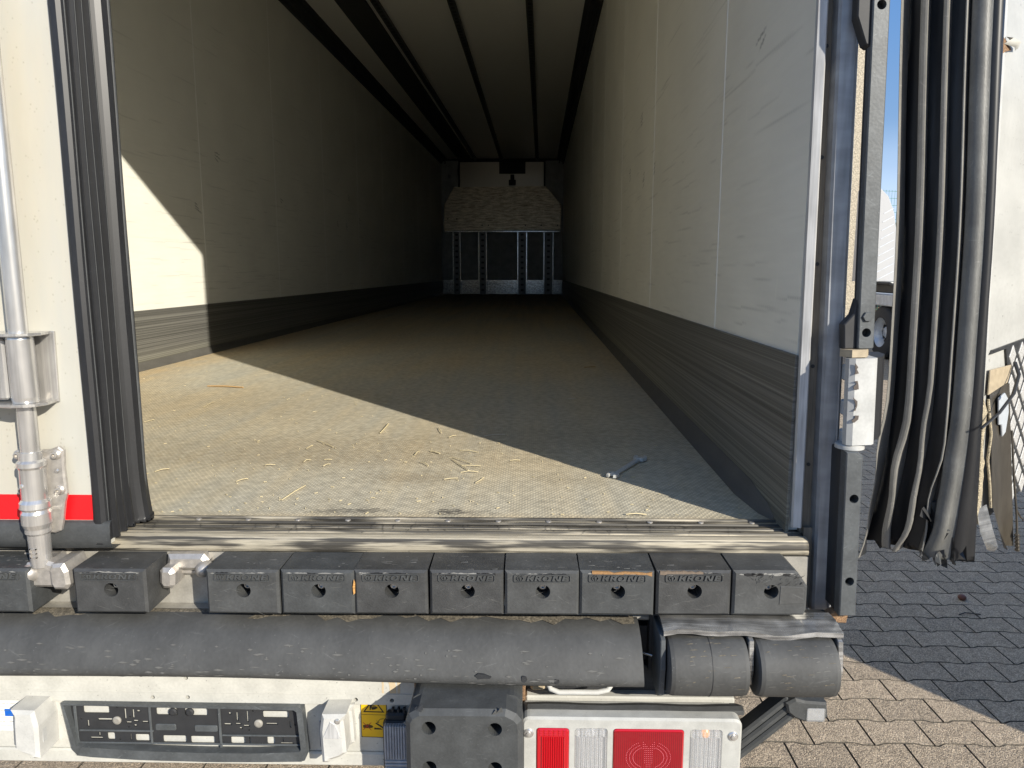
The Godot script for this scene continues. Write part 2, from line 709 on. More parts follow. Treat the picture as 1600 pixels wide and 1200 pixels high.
	for y in H:
		for x in W:
			var u := float(x) / W
			var a := k1.get_noise_2d(x * 0.01, y * 0.003 + 400.0)
			var f := k1.get_noise_2d(x * 0.075, y * 0.015 + 500.0)
			var stain := clampf(exp(-pow((u - 0.50) / 0.17, 2.0)) * (0.55 + a * 1.2 + f * 0.3), 0, 1) * (1.0 - 0.6 * float(y) / H)
			var v := 0.965 + f * 0.02 + a * 0.02
			var c := Color(v, v * 0.985, v * 0.945).lerp(Color(0.86, 0.70, 0.45), stain * 0.24)
			im.set_pixel(x, y, c)
	for k in 4200:
		var x := rng.randi() % W
		var y := rng.randi() % H
		var c := im.get_pixel(x, y)
		im.set_pixel(x, y, c.lerp(Color(0.42, 0.38, 0.28), rng.randf_range(0.05, 0.3)))
	T.door = ImageTexture.create_from_image(im)
	make_stickers()


func make_stickers() -> void:
	# yellow crush warning
	var im := Image.create(132, 204, false, Image.FORMAT_RGB8)
	im.fill(Color(0.06, 0.055, 0.03))
	var yel := Color(0.86, 0.69, 0.07)
	fill_poly(im, rrect(Vector2(3, 3), Vector2(129, 201), 6), yel)
	im.fill_rect(Rect2i(4, 78, 124, 2), Color(0.1, 0.08, 0.02))
	var K := Color(0.09, 0.07, 0.03)
	fill_poly(im, poly([66, -14, 120, 66, 12, 66]), K)
	fill_poly(im, poly([66, -2, 109, 60, 23, 60]), yel)
	# a hand pressed from both sides
	fill_poly(im, poly([46, 14, 54, 14, 56, 30, 50, 54, 46, 54]), K)
	for i in 4:
		fill_poly(im, poly([56 + i * 6, 22 + i * 3, 60 + i * 6, 22 + i * 3, 59 + i * 6, 44, 55 + i * 6, 44]), K)
	fill_poly(im, poly([54, 40, 82, 36, 84, 30, 86, 42, 72, 50, 56, 52]), K)
	# the crossed out hand and the two closing bars
	fill_poly(im, poly([10, 138, 34, 132, 56, 138, 62, 146, 54, 152, 30, 154, 10, 152]), Color(0.28, 0.20, 0.05))
	for d in [[8, 122, 50, 164], [50, 122, 8, 164]]:
		for o in [0, 1, 2, 3]:
			stroke(im, d[0] + o, d[1], d[2] + o, d[3], 2, Color(0.62, 0.10, 0.06, 1), false)
	fill_poly(im, poly([72, 127, 78, 122, 124, 152, 119, 160]), K)
	fill_poly(im, poly([66, 150, 96, 152, 110, 160, 66, 160]), K)
	for o in [0, 1]:
		stroke(im, 116, 98 + o, 96, 102 + o, 2, Color(K, 1), false)
		stroke(im, 97, 102 + o, 83, 120 + o, 2, Color(K, 1), false)
		stroke(im, 80, 108 + o, 83, 121 + o, 2, Color(K, 1), false)
		stroke(im, 93, 117 + o, 83, 121 + o, 2, Color(K, 1), false)
	T.warning = ImageTexture.create_from_image(im)
	# white data sticker with a blue field
	im = Image.create(64, 96, false, Image.FORMAT_RGB8)
	im.fill(Color(0.86, 0.86, 0.83))
	im.fill_rect(Rect2i(28, 30, 30, 22), Color(0.06, 0.36, 0.72))
	for k in 150:
		im.fill_rect(Rect2i(rng.randi() % 62, (rng.randi() % 8) * 11 + 2, 2 + rng.randi() % 3, 1), Color(0.4, 0.4, 0.4))
	T.data = ImageTexture.create_from_image(im)
	# red reflector with the dotted emblem: a split wedge between two arcs
	im = Image.create(260, 180, false, Image.FORMAT_RGB8)
	for y in 180:
		for x in 260:
			var v := 0.50 + 0.06 * sin(x * 0.8) + 0.03 * sin(y * 1.3)
			im.set_pixel(x, y, Color(v, 0.03, 0.09))
	var dot := func(x: float, y: float) -> void:
		for o in [Vector2i(0, 0), Vector2i(1, 0), Vector2i(0, 1), Vector2i(1, 1)]:
			var p: Vector2i = Vector2i(int(x), int(y)) + o
			if p.x >= 0 and p.y >= 0 and p.x < 260 and p.y < 180:
				im.set_pixelv(p, Color(0.90, 0.50, 0.56))
	for ring in 3:
		var rx := 60.0 + ring * 13.0
		var ry := 42.0 + ring * 11.0
		for i in 64:
			var t := TAU * i / 64.0
			if absf(cos(t)) < 0.40:
				continue
			dot.call(130 + cos(t) * rx, 100 + sin(t) * ry)
	for r in 17:
		var y := 32.0 + r * 8.0
		var half := lerpf(26.0, 9.0, r / 16.0)
		var k := 0
		while k * 7.0 < half:
			if not (r < 4 and k * 7.0 < (4 - r) * 6.0):
				dot.call(130 + k * 7.0, y)
				dot.call(130 - k * 7.0, y)
			k += 1
	T.reflector = ImageTexture.create_from_image(im)


func mean_of(t: ImageTexture) -> float:
	if not means.has(t):
		var im := t.get_image()
		var sum := 0.0
		for k in 900:
			var q := im.get_pixel((k * 7919) % im.get_width(), (k * 104729 / 7) % im.get_height()).srgb_to_linear()
			sum += q.r * 0.3 + q.g * 0.55 + q.b * 0.15
		means[t] = sum / 900.0
	return means[t]


func mat(called: String, c: Color, rough: float, metal := 0.0, o := {}) -> StandardMaterial3D:
	var m := StandardMaterial3D.new()
	m.resource_name = called
	if o.has("tex") and o.get("even", true):
		# the picture varies round 1, so that the base colour stays the given one
		var k := mean_of(o.tex)
		k = maxf(k, maxf(c.r, maxf(c.g, c.b)))
		c = Color(c.r / k, c.g / k, c.b / k)
	m.albedo_color = c.linear_to_srgb()
	m.roughness = rough
	m.metallic = metal
	if o.has("tex"):
		m.albedo_texture = o.tex
	if o.has("bump"):
		m.heightmap_enabled = true
		m.heightmap_texture = o.bump
		m.heightmap_scale = o.get("depth", 0.05)
	if o.has("rtex"):
		m.roughness_texture = o.rtex
	if o.has("scale"):
		if not o.get("uv", false):
			m.uv1_triplanar = true
			m.uv1_world_triplanar = o.get("world", true)
		var k = o.scale
		m.uv1_scale = k if k is Vector3 else Vector3.ONE * k
	if o.has("coat"):
		m.clearcoat_enabled = true
		m.clearcoat = o.coat
		m.clearcoat_roughness = 0.08
	M[called] = m
	return m


func make_materials() -> void:
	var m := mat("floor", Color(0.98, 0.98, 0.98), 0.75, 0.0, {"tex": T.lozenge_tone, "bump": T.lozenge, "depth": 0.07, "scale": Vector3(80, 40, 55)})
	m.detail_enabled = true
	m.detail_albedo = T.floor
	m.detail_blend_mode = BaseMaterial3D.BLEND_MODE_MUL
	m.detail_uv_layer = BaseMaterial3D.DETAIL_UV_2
	mat("wall", Color(0.82, 0.815, 0.755), 0.42, 0.0, {"tex": T.wall})
	mat("wall_back", Color(0.82, 0.81, 0.75), 0.5, 0.0, {"tex": T.cloud, "scale": 0.8})
	mat("ceiling", Color(0.80, 0.785, 0.72), 0.42)
	mat("front", Color(0.42, 0.44, 0.43), 0.5, 0.0, {"tex": T.cloud, "scale": 0.9})
	mat("evaporator", Color(0.70, 0.66, 0.56), 0.22, 0.35)
	mat("kick", Color(0.145, 0.145, 0.135), 0.5, 0.1, {"tex": T.kick})
	mat("sill", Color(0.20, 0.194, 0.178), 0.5, 0.25, {"tex": T.sill, "uv": true, "scale": Vector3(0.37, 7.4, 1)})
	mat("board", Color(0.62, 0.60, 0.55), 0.36, 0.70, {"tex": T.board})
	mat("alloy", Color(0.66, 0.66, 0.65), 0.36, 0.75, {"tex": T.brush, "scale": Vector3(1.5, 1.5, 1.5), "rtex": T.grain})
	m = mat("steel", Color(0.58, 0.565, 0.54), 0.25, 0.72, {"tex": T.drawn, "scale": Vector3(2.0, 0.7, 2.0)})
	mat("cast", Color(0.44, 0.415, 0.38), 0.40, 0.60, {"tex": T.cloud, "scale": 9.0, "bump": T.grain, "depth": 0.02})
	mat("stainless", Color(0.29, 0.295, 0.30), 0.45, 0.3, {"tex": T.drawn, "scale": Vector3(0.8, 2.0, 0.8), "rtex": T.cloud})
	mat("plate", Color(0.33, 0.315, 0.28), 0.5, 0.3, {"tex": T.cloud, "scale": 3.0})
	mat("trim", Color(0.42, 0.42, 0.415), 0.5, 0.1, {"tex": T.drawn, "scale": Vector3(4.0, 0.8, 4.0)})
	mat("channel", Color(0.17, 0.145, 0.11), 0.7, 0.1, {"tex": T.drawn, "scale": Vector3(5.0, 1.0, 5.0)})
	mat("rubber", Color(0.046, 0.049, 0.050), 0.62, 0.0, {"tex": T.rubber, "scale": 2.6, "bump": T.grain, "depth": 0.02})
	mat("rubber_dusty", Color(0.053, 0.054, 0.053), 0.70, 0.0, {"tex": T.rubber, "scale": 1.7, "bump": T.grain, "depth": 0.03})
	mat("seal", Color(0.014, 0.0145, 0.016), 0.42, 0.0, {"tex": T.rubber, "scale": Vector3(4.0, 1.2, 4.0)})
	mat("seal_rib", Color(0.13, 0.13, 0.122), 0.48, 0.0, {"tex": T.rubber, "scale": Vector3(5.0, 1.5, 5.0), "bump": T.grain, "depth": 0.03})
	mat("seal_lip", Color(0.30, 0.29, 0.265), 0.55, 0.0, {"tex": T.rubber, "scale": Vector3(5.0, 1.5, 5.0)})
	mat("scuff", Color(0.20, 0.197, 0.185), 0.75)
	mat("cove", Color(0.105, 0.10, 0.088), 0.6, 0.1, {"tex": T.cloud, "scale": Vector3(3, 3, 0.8)})
	mat("worn_orange", Color(0.27, 0.15, 0.06), 0.75, 0.0, {"tex": T.cloud, "scale": 20.0})
	mat("worn_brown", Color(0.15, 0.115, 0.085), 0.8, 0.0, {"tex": T.cloud, "scale": 20.0})
	mat("silver", Color(0.80, 0.80, 0.81), 0.20, 0.92)
	mat("joint", Color(0.90, 0.895, 0.84), 0.45)
	mat("paint_chip", Color(0.085, 0.07, 0.06), 0.8)
	mat("dust", Color(0.115, 0.10, 0.075), 0.9, 0.0, {"tex": T.concrete, "scale": 3.0})
	mat("scuff_faint", Color(0.098, 0.097, 0.092), 0.8)
	mat("rubber_grey", Color(0.052, 0.054, 0.054), 0.66, 0.0, {"tex": T.rubber, "scale": 2.1, "bump": T.grain, "depth": 0.03})
	mat("rubber_worn", Color(0.043, 0.044, 0.044), 0.55, 0.0, {"tex": T.rubber, "scale": 3.4, "bump": T.grain, "depth": 0.03})
	mat("black", Color(0.012, 0.012, 0.013), 0.6)
	mat("dark", Color(0.022, 0.023, 0.025), 0.6, 0.0, {"tex": T.cloud, "scale": 3.0})
	mat("rail", Color(0.05, 0.052, 0.05), 0.5, 0.1, {"tex": T.cloud, "scale": 4.0})
	mat("duct", Color(0.035, 0.035, 0.033), 0.75, 0.0, {"tex": T.cloud, "scale": 2.0})
	mat("bar", Color(0.075, 0.082, 0.086), 0.5, 0.1, {"tex": T.rubber, "scale": 2.2, "bump": T.grain, "depth": 0.02})
	mat("white", Color(0.47, 0.465, 0.425), 0.40, 0.0, {"tex": T.paint, "scale": 2.2})
	mat("white_plastic", Color(0.47, 0.468, 0.445), 0.42, 0.0, {"tex": T.paint, "scale": 3.5})
	mat("door", Color(0.42, 0.43, 0.425), 0.36, 0.0, {"tex": T.door})
	mat("door_inner", Color(0.42, 0.418, 0.39), 0.38, 0.0, {"tex": T.paint, "scale": 1.2})
	mat("red", Color(0.72, 0.008, 0.012), 0.4)
	mat("chipped", Color(0.40, 0.405, 0.395), 0.45, 0.0, {"tex": T.cloud, "scale": 2.0})
	mat("rust", Color(0.20, 0.12, 0.065), 0.85, 0.0, {"tex": T.concrete, "scale": 6.0})
	mat("tan_paint", Color(0.36, 0.295, 0.20), 0.6, 0.0, {"tex": T.cloud, "scale": 8.0})
	mat("wood", Color(0.62, 0.33, 0.10), 0.7, 0.0, {"tex": T.brush, "scale": Vector3(6, 30, 30)})
	mat("foam", Color(0.34, 0.29, 0.20), 0.9, 0.0, {"tex": T.concrete, "scale": 5.0, "bump": T.grain, "depth": 0.4})
	mat("sheet", Color(0.085, 0.074, 0.058), 0.30, 0.4, {"tex": T.drawn, "scale": Vector3(3, 1.2, 3)})
	mat("paver", Color(0.355, 0.285, 0.205), 0.9, 0.0, {"tex": T.concrete, "scale": 2.6, "bump": T.grain, "depth": 0.5})
	mat("paver_b", Color(0.325, 0.262, 0.19), 0.9, 0.0, {"tex": T.concrete, "scale": 2.4, "bump": T.grain, "depth": 0.5})
	mat("paver_c", Color(0.38, 0.306, 0.222), 0.9, 0.0, {"tex": T.concrete, "scale": 2.8, "bump": T.grain, "depth": 0.5})
	mat("sand", Color(0.085, 0.075, 0.06), 0.95, 0.0, {"tex": T.concrete, "scale": 2.5})
	mat("red_lens", Color(0.40, 0.004, 0.010), 0.16, 0.0, {"coat": 1.0})
	mat("reflector", Color(1, 1, 1), 0.18, 0.0, {"tex": T.reflector, "coat": 1.0})
	m = mat("glass", Color(0.93, 0.94, 0.94), 0.08)
	m.transparency = BaseMaterial3D.TRANSPARENCY_ALPHA
	m.albedo_color.a = 0.09
	mat("mirror", Color(0.86, 0.86, 0.86), 0.16, 1.0)
	mat("amber", Color(0.72, 0.30, 0.08), 0.3, 0.0, {"coat": 1.0})
	mat("housing", Color(0.39, 0.39, 0.365), 0.45, 0.0, {"tex": T.paint, "scale": 4.0})
	mat("grey_lens", Color(0.22, 0.225, 0.23), 0.3, 0.0, {"tex": T.cloud, "scale": 8.0})
	mat("tread", Color(0.055, 0.055, 0.054), 0.45, 0.5, {"tex": T.brush, "scale": Vector3(6, 6, 6)})
	mat("tread_lug", Color(0.60, 0.59, 0.565), 0.4, 0.1, {"tex": T.brush, "scale": Vector3(22, 22, 22)})
	mat("straw", Color(0.60, 0.51, 0.31), 0.7)
	mat("straw_brown", Color(0.42, 0.27, 0.12), 0.75)
	mat("scrap", Color(0.55, 0.52, 0.44), 0.7)
	mat("wrench", Color(0.46, 0.46, 0.43), 0.55, 0.1, {"tex": T.cloud, "scale": 20.0})
	mat("plaster", Color(0.42, 0.37, 0.285), 0.95, 0.0, {"tex": T.plaster, "scale": 0.9, "bump": T.grain, "depth": 2.0})
	mat("lorry_white", Color(0.40, 0.40, 0.40), 0.3)
	mat("lorry_grey", Color(0.50, 0.53, 0.56), 0.4, 0.2, {"tex": T.cloud, "scale": 1.0})
	mat("fence_green", Color(0.03, 0.16, 0.09), 0.5)
	mat("tyre", Color(0.03, 0.03, 0.031), 0.8, 0.0, {"tex": T.cloud, "scale": 3.0})
	mat("container", Color(0.46, 0.48, 0.49), 0.5, 0.0, {"tex": T.paint, "scale": 0.7})
	mat("crate_yellow", Color(0.58, 0.38, 0.06), 0.6)
	mat("crate_blue", Color(0.06, 0.14, 0.42), 0.5)
	mat("crate_white", Color(0.66, 0.66, 0.64), 0.5)
	mat("crate_red", Color(0.42, 0.08, 0.05), 0.5)
	mat("crate_brown", Color(0.30, 0.20, 0.11), 0.7)
	m = mat("leaf", Color(0.075, 0.10, 0.045), 0.7)
	m.backlight_enabled = true
	m.backlight = Color(0.12, 0.16, 0.06)
	mat("bark", Color(0.10, 0.075, 0.05), 0.9)
	m = mat("sticker_warning", Color(1, 1, 1), 0.35, 0.0, {"tex": T.warning})
	m = mat("sticker_data", Color(1, 1, 1), 0.4, 0.0, {"tex": T.data})
	mat("chestnut", Color(0.14, 0.045, 0.025), 0.5)


# ==================================================================== the yard

const PW := 0.218
const PD := 0.145

func joint(x: float) -> float:
	var f := fposmod(x / PW, 1.0)
	if f < 0.18:
		return 0.0
	if f < 0.30:
		return (f - 0.18) / 0.12 * 0.012
	if f < 0.56:
		return 0.012
	if f < 0.68:
		return (0.68 - f) / 0.12 * 0.012
	return 0.0


func paver_mesh(k: int, top: Material) -> ArrayMesh:
	var s := S()
	var r := RandomNumberGenerator.new()
	r.seed = 300 + k
	var g := 0.0026
	var p := PackedVector2Array()
	var xs := [0.0, 0.18, 0.30, 0.56, 0.68, 1.0]
	for f in xs:
		p.append(Vector2(clampf(f * PW, g, PW - g), -joint(f * PW * 0.9999) - g + r.randf_range(-0.0012, 0.0012)))
	var ys := [1.0, 0.80, 0.68, 0.50, 0.18, 0.06, 0.0]
	for f in ys:
		p.append(Vector2(clampf(f * PW, g, PW - g), -PD - joint(f * PW * 0.9999 + PW * 0.5) + g + r.randf_range(-0.0012, 0.0012)))
	# turned flat so that local -y becomes +z; the sides, packed with dark sand, are a surface of their own
	var flat := Transform3D(Basis(Vector3.RIGHT, -PI * 0.5), Vector3.ZERO)
	p = ccw(p)
	var q := inset(p, 0.0012)
	var mesh := ArrayMesh.new()
	var idx := Geometry2D.triangulate_polygon(q)
	for i in range(0, idx.size(), 3):
		tri(s, flat * V(q[idx[i]].x, q[idx[i]].y, 0), flat * V(q[idx[i + 1]].x, q[idx[i + 1]].y, 0), flat * V(q[idx[i + 2]].x, q[idx[i + 2]].y, 0), Vector3.UP)
	s.generate_normals()
	s.commit(mesh)
	s = S()
	for i in p.size():
		var j := (i + 1) % p.size()
		var e := p[j] - p[i]
		var o := flat.basis * V(e.y, -e.x, 0)
		quad(s, flat * V(p[i].x, p[i].y, -0.03), flat * V(p[j].x, p[j].y, -0.03), flat * V(p[j].x, p[j].y, -0.0012), flat * V(p[i].x, p[i].y, -0.0012), o)
		quad(s, flat * V(p[i].x, p[i].y, -0.0012), flat * V(p[j].x, p[j].y, -0.0012), flat * V(q[j].x, q[j].y, 0), flat * V(q[i].x, q[i].y, 0), o.normalized() + Vector3.UP)
	s.generate_normals()
	s.commit(mesh)
	mesh.surface_set_material(0, top)
	mesh.surface_set_material(1, M.sand)
	return mesh


func build_yard() -> void:
	var s := S()
	quad(s, V(-250, -0.03, 250), V(250, -0.03, 250), V(250, -0.03, -250), V(-250, -0.03, -250), Vector3.UP)
	var g := obj("ground", s, M.paver)
	g.set_meta("kind", "structure")
	g.set_meta("label", "level grey ground of the parking yard")
	s = S()
	quad(s, V(-14, -0.0060, 8), V(16, -0.0060, 8), V(16, -0.0060, -28), V(-14, -0.0060, -28), Vector3.UP)
	var yard := obj("paved_yard", s, M.sand)
	yard.set_meta("kind", "structure")
	yard.set_meta("label", "yard of interlocking grey concrete pavers with dark sandy joints")
	var kinds := []
	for k in 12:
		kinds.append(paver_mesh(k, [M.paver, M.paver_b, M.paver_c][k % 3]))
	var rest := []
	var near := []
	var eye := Vector3(0, 1.725, 1.40)
	var b := Basis.from_euler(Vector3(deg_to_rad(-8.9), deg_to_rad(1.2), 0))
	var rows := int(36.0 / PD)
	for r in rows:
		var z := 8.0 - r * PD
		var sh := PW * 0.5 * (r % 2)
		for c in int(30.0 / PW):
			var at := V(-14.0 + c * PW + sh + 0.012, 0.0, z)
			var q := b.inverse() * (at + V(PW * 0.5, 0, -PD * 0.5) - eye)
			var seen := false
			if q.z < -0.5 and at.z > -5.3:
				var px := 800.0 - 1170.0 * q.x / q.z
				var py := 600.0 + 1170.0 * q.y / q.z
				seen = px > 1120 and px < 1650 and py > 690 and py < 1240 and not (py < 960 and px < 1300)
			if seen and near.size() < 296:
				near.append(at)
			else:
				rest.append(at)
	for at in near:
		var xf := Transform3D(Basis(Vector3.RIGHT, rng.randf_range(-0.002, 0.002)) * Basis(Vector3.BACK, rng.randf_range(-0.002, 0.002)), at + V(0, rng.randf_range(-0.0004, 0.0006), 0))
		same("paver", kinds[rng.randi() % 12], null, yard, xf)
	var mm := MultiMesh.new()
	mm.transform_format = MultiMesh.TRANSFORM_3D
	mm.mesh = kinds[0]
	mm.instance_count = rest.size()
	for i in rest.size():
		mm.set_instance_transform(i, Transform3D(Basis(), rest[i] + V(0, rng.randf_range(-0.0003, 0.001), 0)))
	var o := MultiMeshInstance3D.new()
	o.multimesh = mm
	o.name = "outlying_pavers"
	o.set_meta("kind", "stuff")
	yard.add_child(o, true)


# ==================================================================== the trailer

func xL(z: float) -> float:
	return -2.074 - 0.03214 * z


func xR(z: float) -> float:
	return 0.523 - 0.01124 * z


func yC(z: float) -> float:
	return 3.73 + 0.012 * (z - FAR_Z)


func kick_top(z: float, left: bool) -> float:
	return lerpf(1.512 if left else 1.556, 1.455 if left else 1.475, clampf(z / FAR_Z, 0, 1))


func lean(deg: float, pivot: Vector3) -> Transform3D:
	var b := Basis(Vector3.BACK, deg_to_rad(deg))
	return Transform3D(b, pivot - b * pivot)


func cyl(s: SurfaceTool, xf: Transform3D, r: float, h: float, seg := 16, ch := 0.0) -> void:
	lathe_cap(s, [[r, 0.0], [r, h - ch], [r - ch, h]], seg, xf)


# a turned shape with its two ends closed
func lathe_cap(s: SurfaceTool, prof: Array, seg: int, xf := Transform3D()) -> void:
	s.set_smooth_group(-1)
	var p := prof.duplicate()
	for i in p.size() - 1:
		var rows := []
		for k in seg + 1:
			var t := TAU * k / seg
			rows.append(PackedVector3Array([xf * V(cos(t) * p[i][0], p[i][1], sin(t) * p[i][0]), xf * V(cos(t) * p[i + 1][0], p[i + 1][1], sin(t) * p[i + 1][0])]))
		loft(s, rows, true, false, false, 20 + i)
	for e in [0, p.size() - 1]:
		for k in seg:
			var t0 := TAU * k / seg
			var t1 := TAU * (k + 1) / seg
			tri(s, xf * V(0, p[e][1], 0), xf * V(cos(t0) * p[e][0], p[e][1], sin(t0) * p[e][0]), xf * V(cos(t1) * p[e][0], p[e][1], sin(t1) * p[e][0]), xf.basis.y * (-1.0 if e == 0 else 1.0))


func build_trailer() -> void:
	var R := base("refrigerated_trailer", Vector3.ZERO, "white refrigerated semi-trailer seen into its open empty cargo hold", "trailer")
	build_hold(R)
	build_front_wall(R)
	build_rear_frame(R)
	build_left_door(R)
	build_right_door(R)
	build_bumpers(R)
	build_underride(R)
	build_chassis(R)


func build_hold(R: Node3D) -> void:
	# floor with a square-root stretched second set of texture coordinates
	var s := S()
	var n := 48
	var row := func(i: int) -> Array:
		var v := float(i) / n
		var z := -0.113 - pow(v, 2.0) * 13.087
		var a := xL(z) - 0.03
		var b := xR(z) + 0.03
		return [V(a, FLOOR, z), V(b, FLOOR, z), Vector2((a + 2.1) / 2.8, v), Vector2((b + 2.1) / 2.8, v)]
	for i in n:
		var A: Array = row.call(i)
		var B: Array = row.call(i + 1)
		quv(s, [A[0], A[1], B[1], B[0]], [A[2], A[3], B[3], B[2]], Vector3.UP)
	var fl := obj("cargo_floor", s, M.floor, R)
	fl.set_meta("label", "dusty tan anti-slip floor littered with straw")
	s = S()
	slab(s, V(-2.13, 1.196, -0.10), V(0.58, 1.196, -0.10), V(0.73, 1.196, FAR_Z - 0.05), V(-1.72, 1.196, FAR_Z - 0.05), V(0, -0.13, 0))
	obj("floor_underside", s, M.dark, R)
	# side walls: pale backing with panels a few millimetres proud of it, joints showing between them
	for side in 2:
		var left := side == 0
		var X := func(z: float) -> float: return xL(z) if left else xR(z)
		var out := -1.0 if left else 1.0
		s = S()
		slab(s, V(X.call(-0.06) + out * 0.004, 1.08, -0.06), V(X.call(FAR_Z - 0.1) + out * 0.004, 1.08, FAR_Z - 0.1), V(X.call(FAR_Z - 0.1) + out * 0.004, yC(FAR_Z) + 0.12, FAR_Z - 0.1), V(X.call(-0.06) + out * 0.004, yC(0) + 0.08, -0.06), V(out * 0.058, 0, 0))
		obj("side_wall", s, M.wall_back, R)
		var z0 := -0.055
		var z1 := -0.74
		while z0 > FAR_Z + 0.01:
			s = S()
			var a := z0 - 0.0022
			var b := maxf(z1 + 0.0022, FAR_Z)
			var p := [V(X.call(a), 1.2, a), V(X.call(b), 1.2, b), V(X.call(b), yC(b) + 0.01, b), V(X.call(a), yC(a) + 0.01, a)]
			var uv := []
			for q in p:
				uv.append(Vector2(-q.z / 6.6 + (0.37 if left else 0.0), 1.0 - (q.y - 1.2) / 2.75))
			slab(s, p[0], p[1], p[2], p[3], V(out * 0.0035, 0, 0), uv)
			obj("wall_panel", s, M.wall, R)
			if z1 > FAR_Z:
				s = S()
				var i := -out * 0.0012
				slab(s, V(X.call(z1 + 0.003) + i, 1.205, z1 + 0.003), V(X.call(z1 - 0.003) + i, 1.205, z1 - 0.003), V(X.call(z1 - 0.003) + i, yC(z1) - 0.002, z1 - 0.003), V(X.call(z1 + 0.003) + i, yC(z1) - 0.002, z1 + 0.003), V(out * 0.004, 0, 0))
				obj("joint_strip", s, M.joint, R)
			z0 = z1
			z1 -= 1.235
		# kick plate in three lengths, and the cove along the floor
		var cuts := [-0.048, -4.6, -9.1, FAR_Z]
		for k in 3:
			s = S()
			var a: float = cuts[k]
			var b: float = cuts[k + 1] + (0.003 if k < 2 else 0.0)
			var i := -out * 0.0065
			slab(s, V(X.call(a) + i, 1.2, a), V(X.call(b) + i, 1.2, b), V(X.call(b) + i, kick_top(b, left), b), V(X.call(a) + i, kick_top(a, left), a), V(out * 0.006, 0, 0),
				[Vector2(-a / 9.0, 1), Vector2(-b / 9.0, 1), Vector2(-b / 9.0, 0.02), Vector2(-a / 9.0, 0.02)])
			obj("kick_plate", s, M.kick, R)
		s = S()
		var rows := []
		for z in [-0.117, -0.16, -0.30, -3.0, -7.0, FAR_Z]:
			var w: float = X.call(z)
			var g := 0.10 if z > -0.12 else 0.55 if z > -0.2 else 1.0
			rows.append(PackedVector3Array([V(w - out * 0.007, 1.203 + 0.034 * g, z), V(w - out * (0.007 + 0.005 * g), 1.203 + 0.030 * g, z), V(w - out * (0.007 + 0.012 * g), 1.203 + 0.016 * g, z), V(w - out * (0.008 + 0.024 * g), 1.2025 + 0.006 * g, z), V(w - out * (0.009 + 0.034 * g), 1.2006, z)]))
		loft(s, rows, true)
		obj("floor_cove", s, M.cove, R)
		# ribbed black moulding between wall and ceiling
		s = S()
		rows = []
		for z in [-0.14, -4.0, -8.0, FAR_Z]:
			var w: float = X.call(z)
			var c := yC(z)
			rows.append(PackedVector3Array([V(w, c - 0.085, z), V(w - out * 0.014, c - 0.085, z), V(w - out * 0.02, c - 0.06, z), V(w - out * 0.045, c - 0.055, z), V(w - out * 0.05, c - 0.03, z), V(w - out * 0.085, c - 0.028, z), V(w - out * 0.095, c - 0.012, z), V(w - out * 0.13, c - 0.010, z), V(w - out * 0.13, c, z)]))
		loft(s, rows, false)
		obj("corner_moulding", s, M.dark, R)
	# ceiling and roof
	s = S()
	slab(s, V(xL(-0.05) - 0.06, yC(-0.05), -0.05), V(xR(-0.05) + 0.06, yC(-0.05), -0.05), V(xR(FAR_Z) + 0.06, yC(FAR_Z), FAR_Z - 0.1), V(xL(FAR_Z) - 0.06, yC(FAR_Z), FAR_Z - 0.1), V(0, 0.07, 0))
	obj("ceiling", s, M.ceiling, R)
	s = S()
	slab(s, V(-2.15, yC(0) + 0.074, 0.0), V(0.61, yC(0) + 0.074, 0.0), V(0.75, yC(FAR_Z) + 0.084, FAR_Z - 0.12), V(-1.73, yC(FAR_Z) + 0.084, FAR_Z - 0.12), V(0, 0.012, 0))
	obj("roof", s, M.white, R)
	# air duct: a flat dark band under the ceiling
	s = S()
	var d0 := -1.675
	slab(s, V(d0, yC(-0.3) - 0.012, -0.3), V(d0 + 0.245, yC(-0.3) - 0.012, -0.3), V(d0 + 0.36 + 0.245, yC(FAR_Z) - 0.012, FAR_Z), V(d0 + 0.36, yC(FAR_Z) - 0.012, FAR_Z), V(0, 0.010, 0))
	obj("air_duct", s, M.duct, R)
	# three perforated lashing rails
	for r in [[-1.36, -0.99], [-0.685, -0.50], [-0.092, 0.168]]:
		s = S()
		var rail := S()
		for z2 in 2:
			pass
		slab(rail, V(r[0] - 0.028, yC(-0.2) - 0.030, -0.2), V(r[0] + 0.028, yC(-0.2) - 0.030, -0.2), V(r[1] + 0.028, yC(FAR_Z) - 0.030, FAR_Z), V(r[1] - 0.028, yC(FAR_Z) - 0.030, FAR_Z), V(0, 0.0285, 0))
		var o := obj("lashing_rail", rail, M.rail, R)
		var k := 0
		while k < 150:
			var z := -0.3 - k * 0.085
			if z < FAR_Z:
				break
			var x := lerpf(r[0], r[1], z / FAR_Z)
			cbox(s, V(x, yC(z) - 0.0315, z), V(0.030, 0.003, 0.045), 0.0)
			k += 1
		var h := obj("rail_slots", s, M.black, o)
		h.set_meta("kind", "stuff")


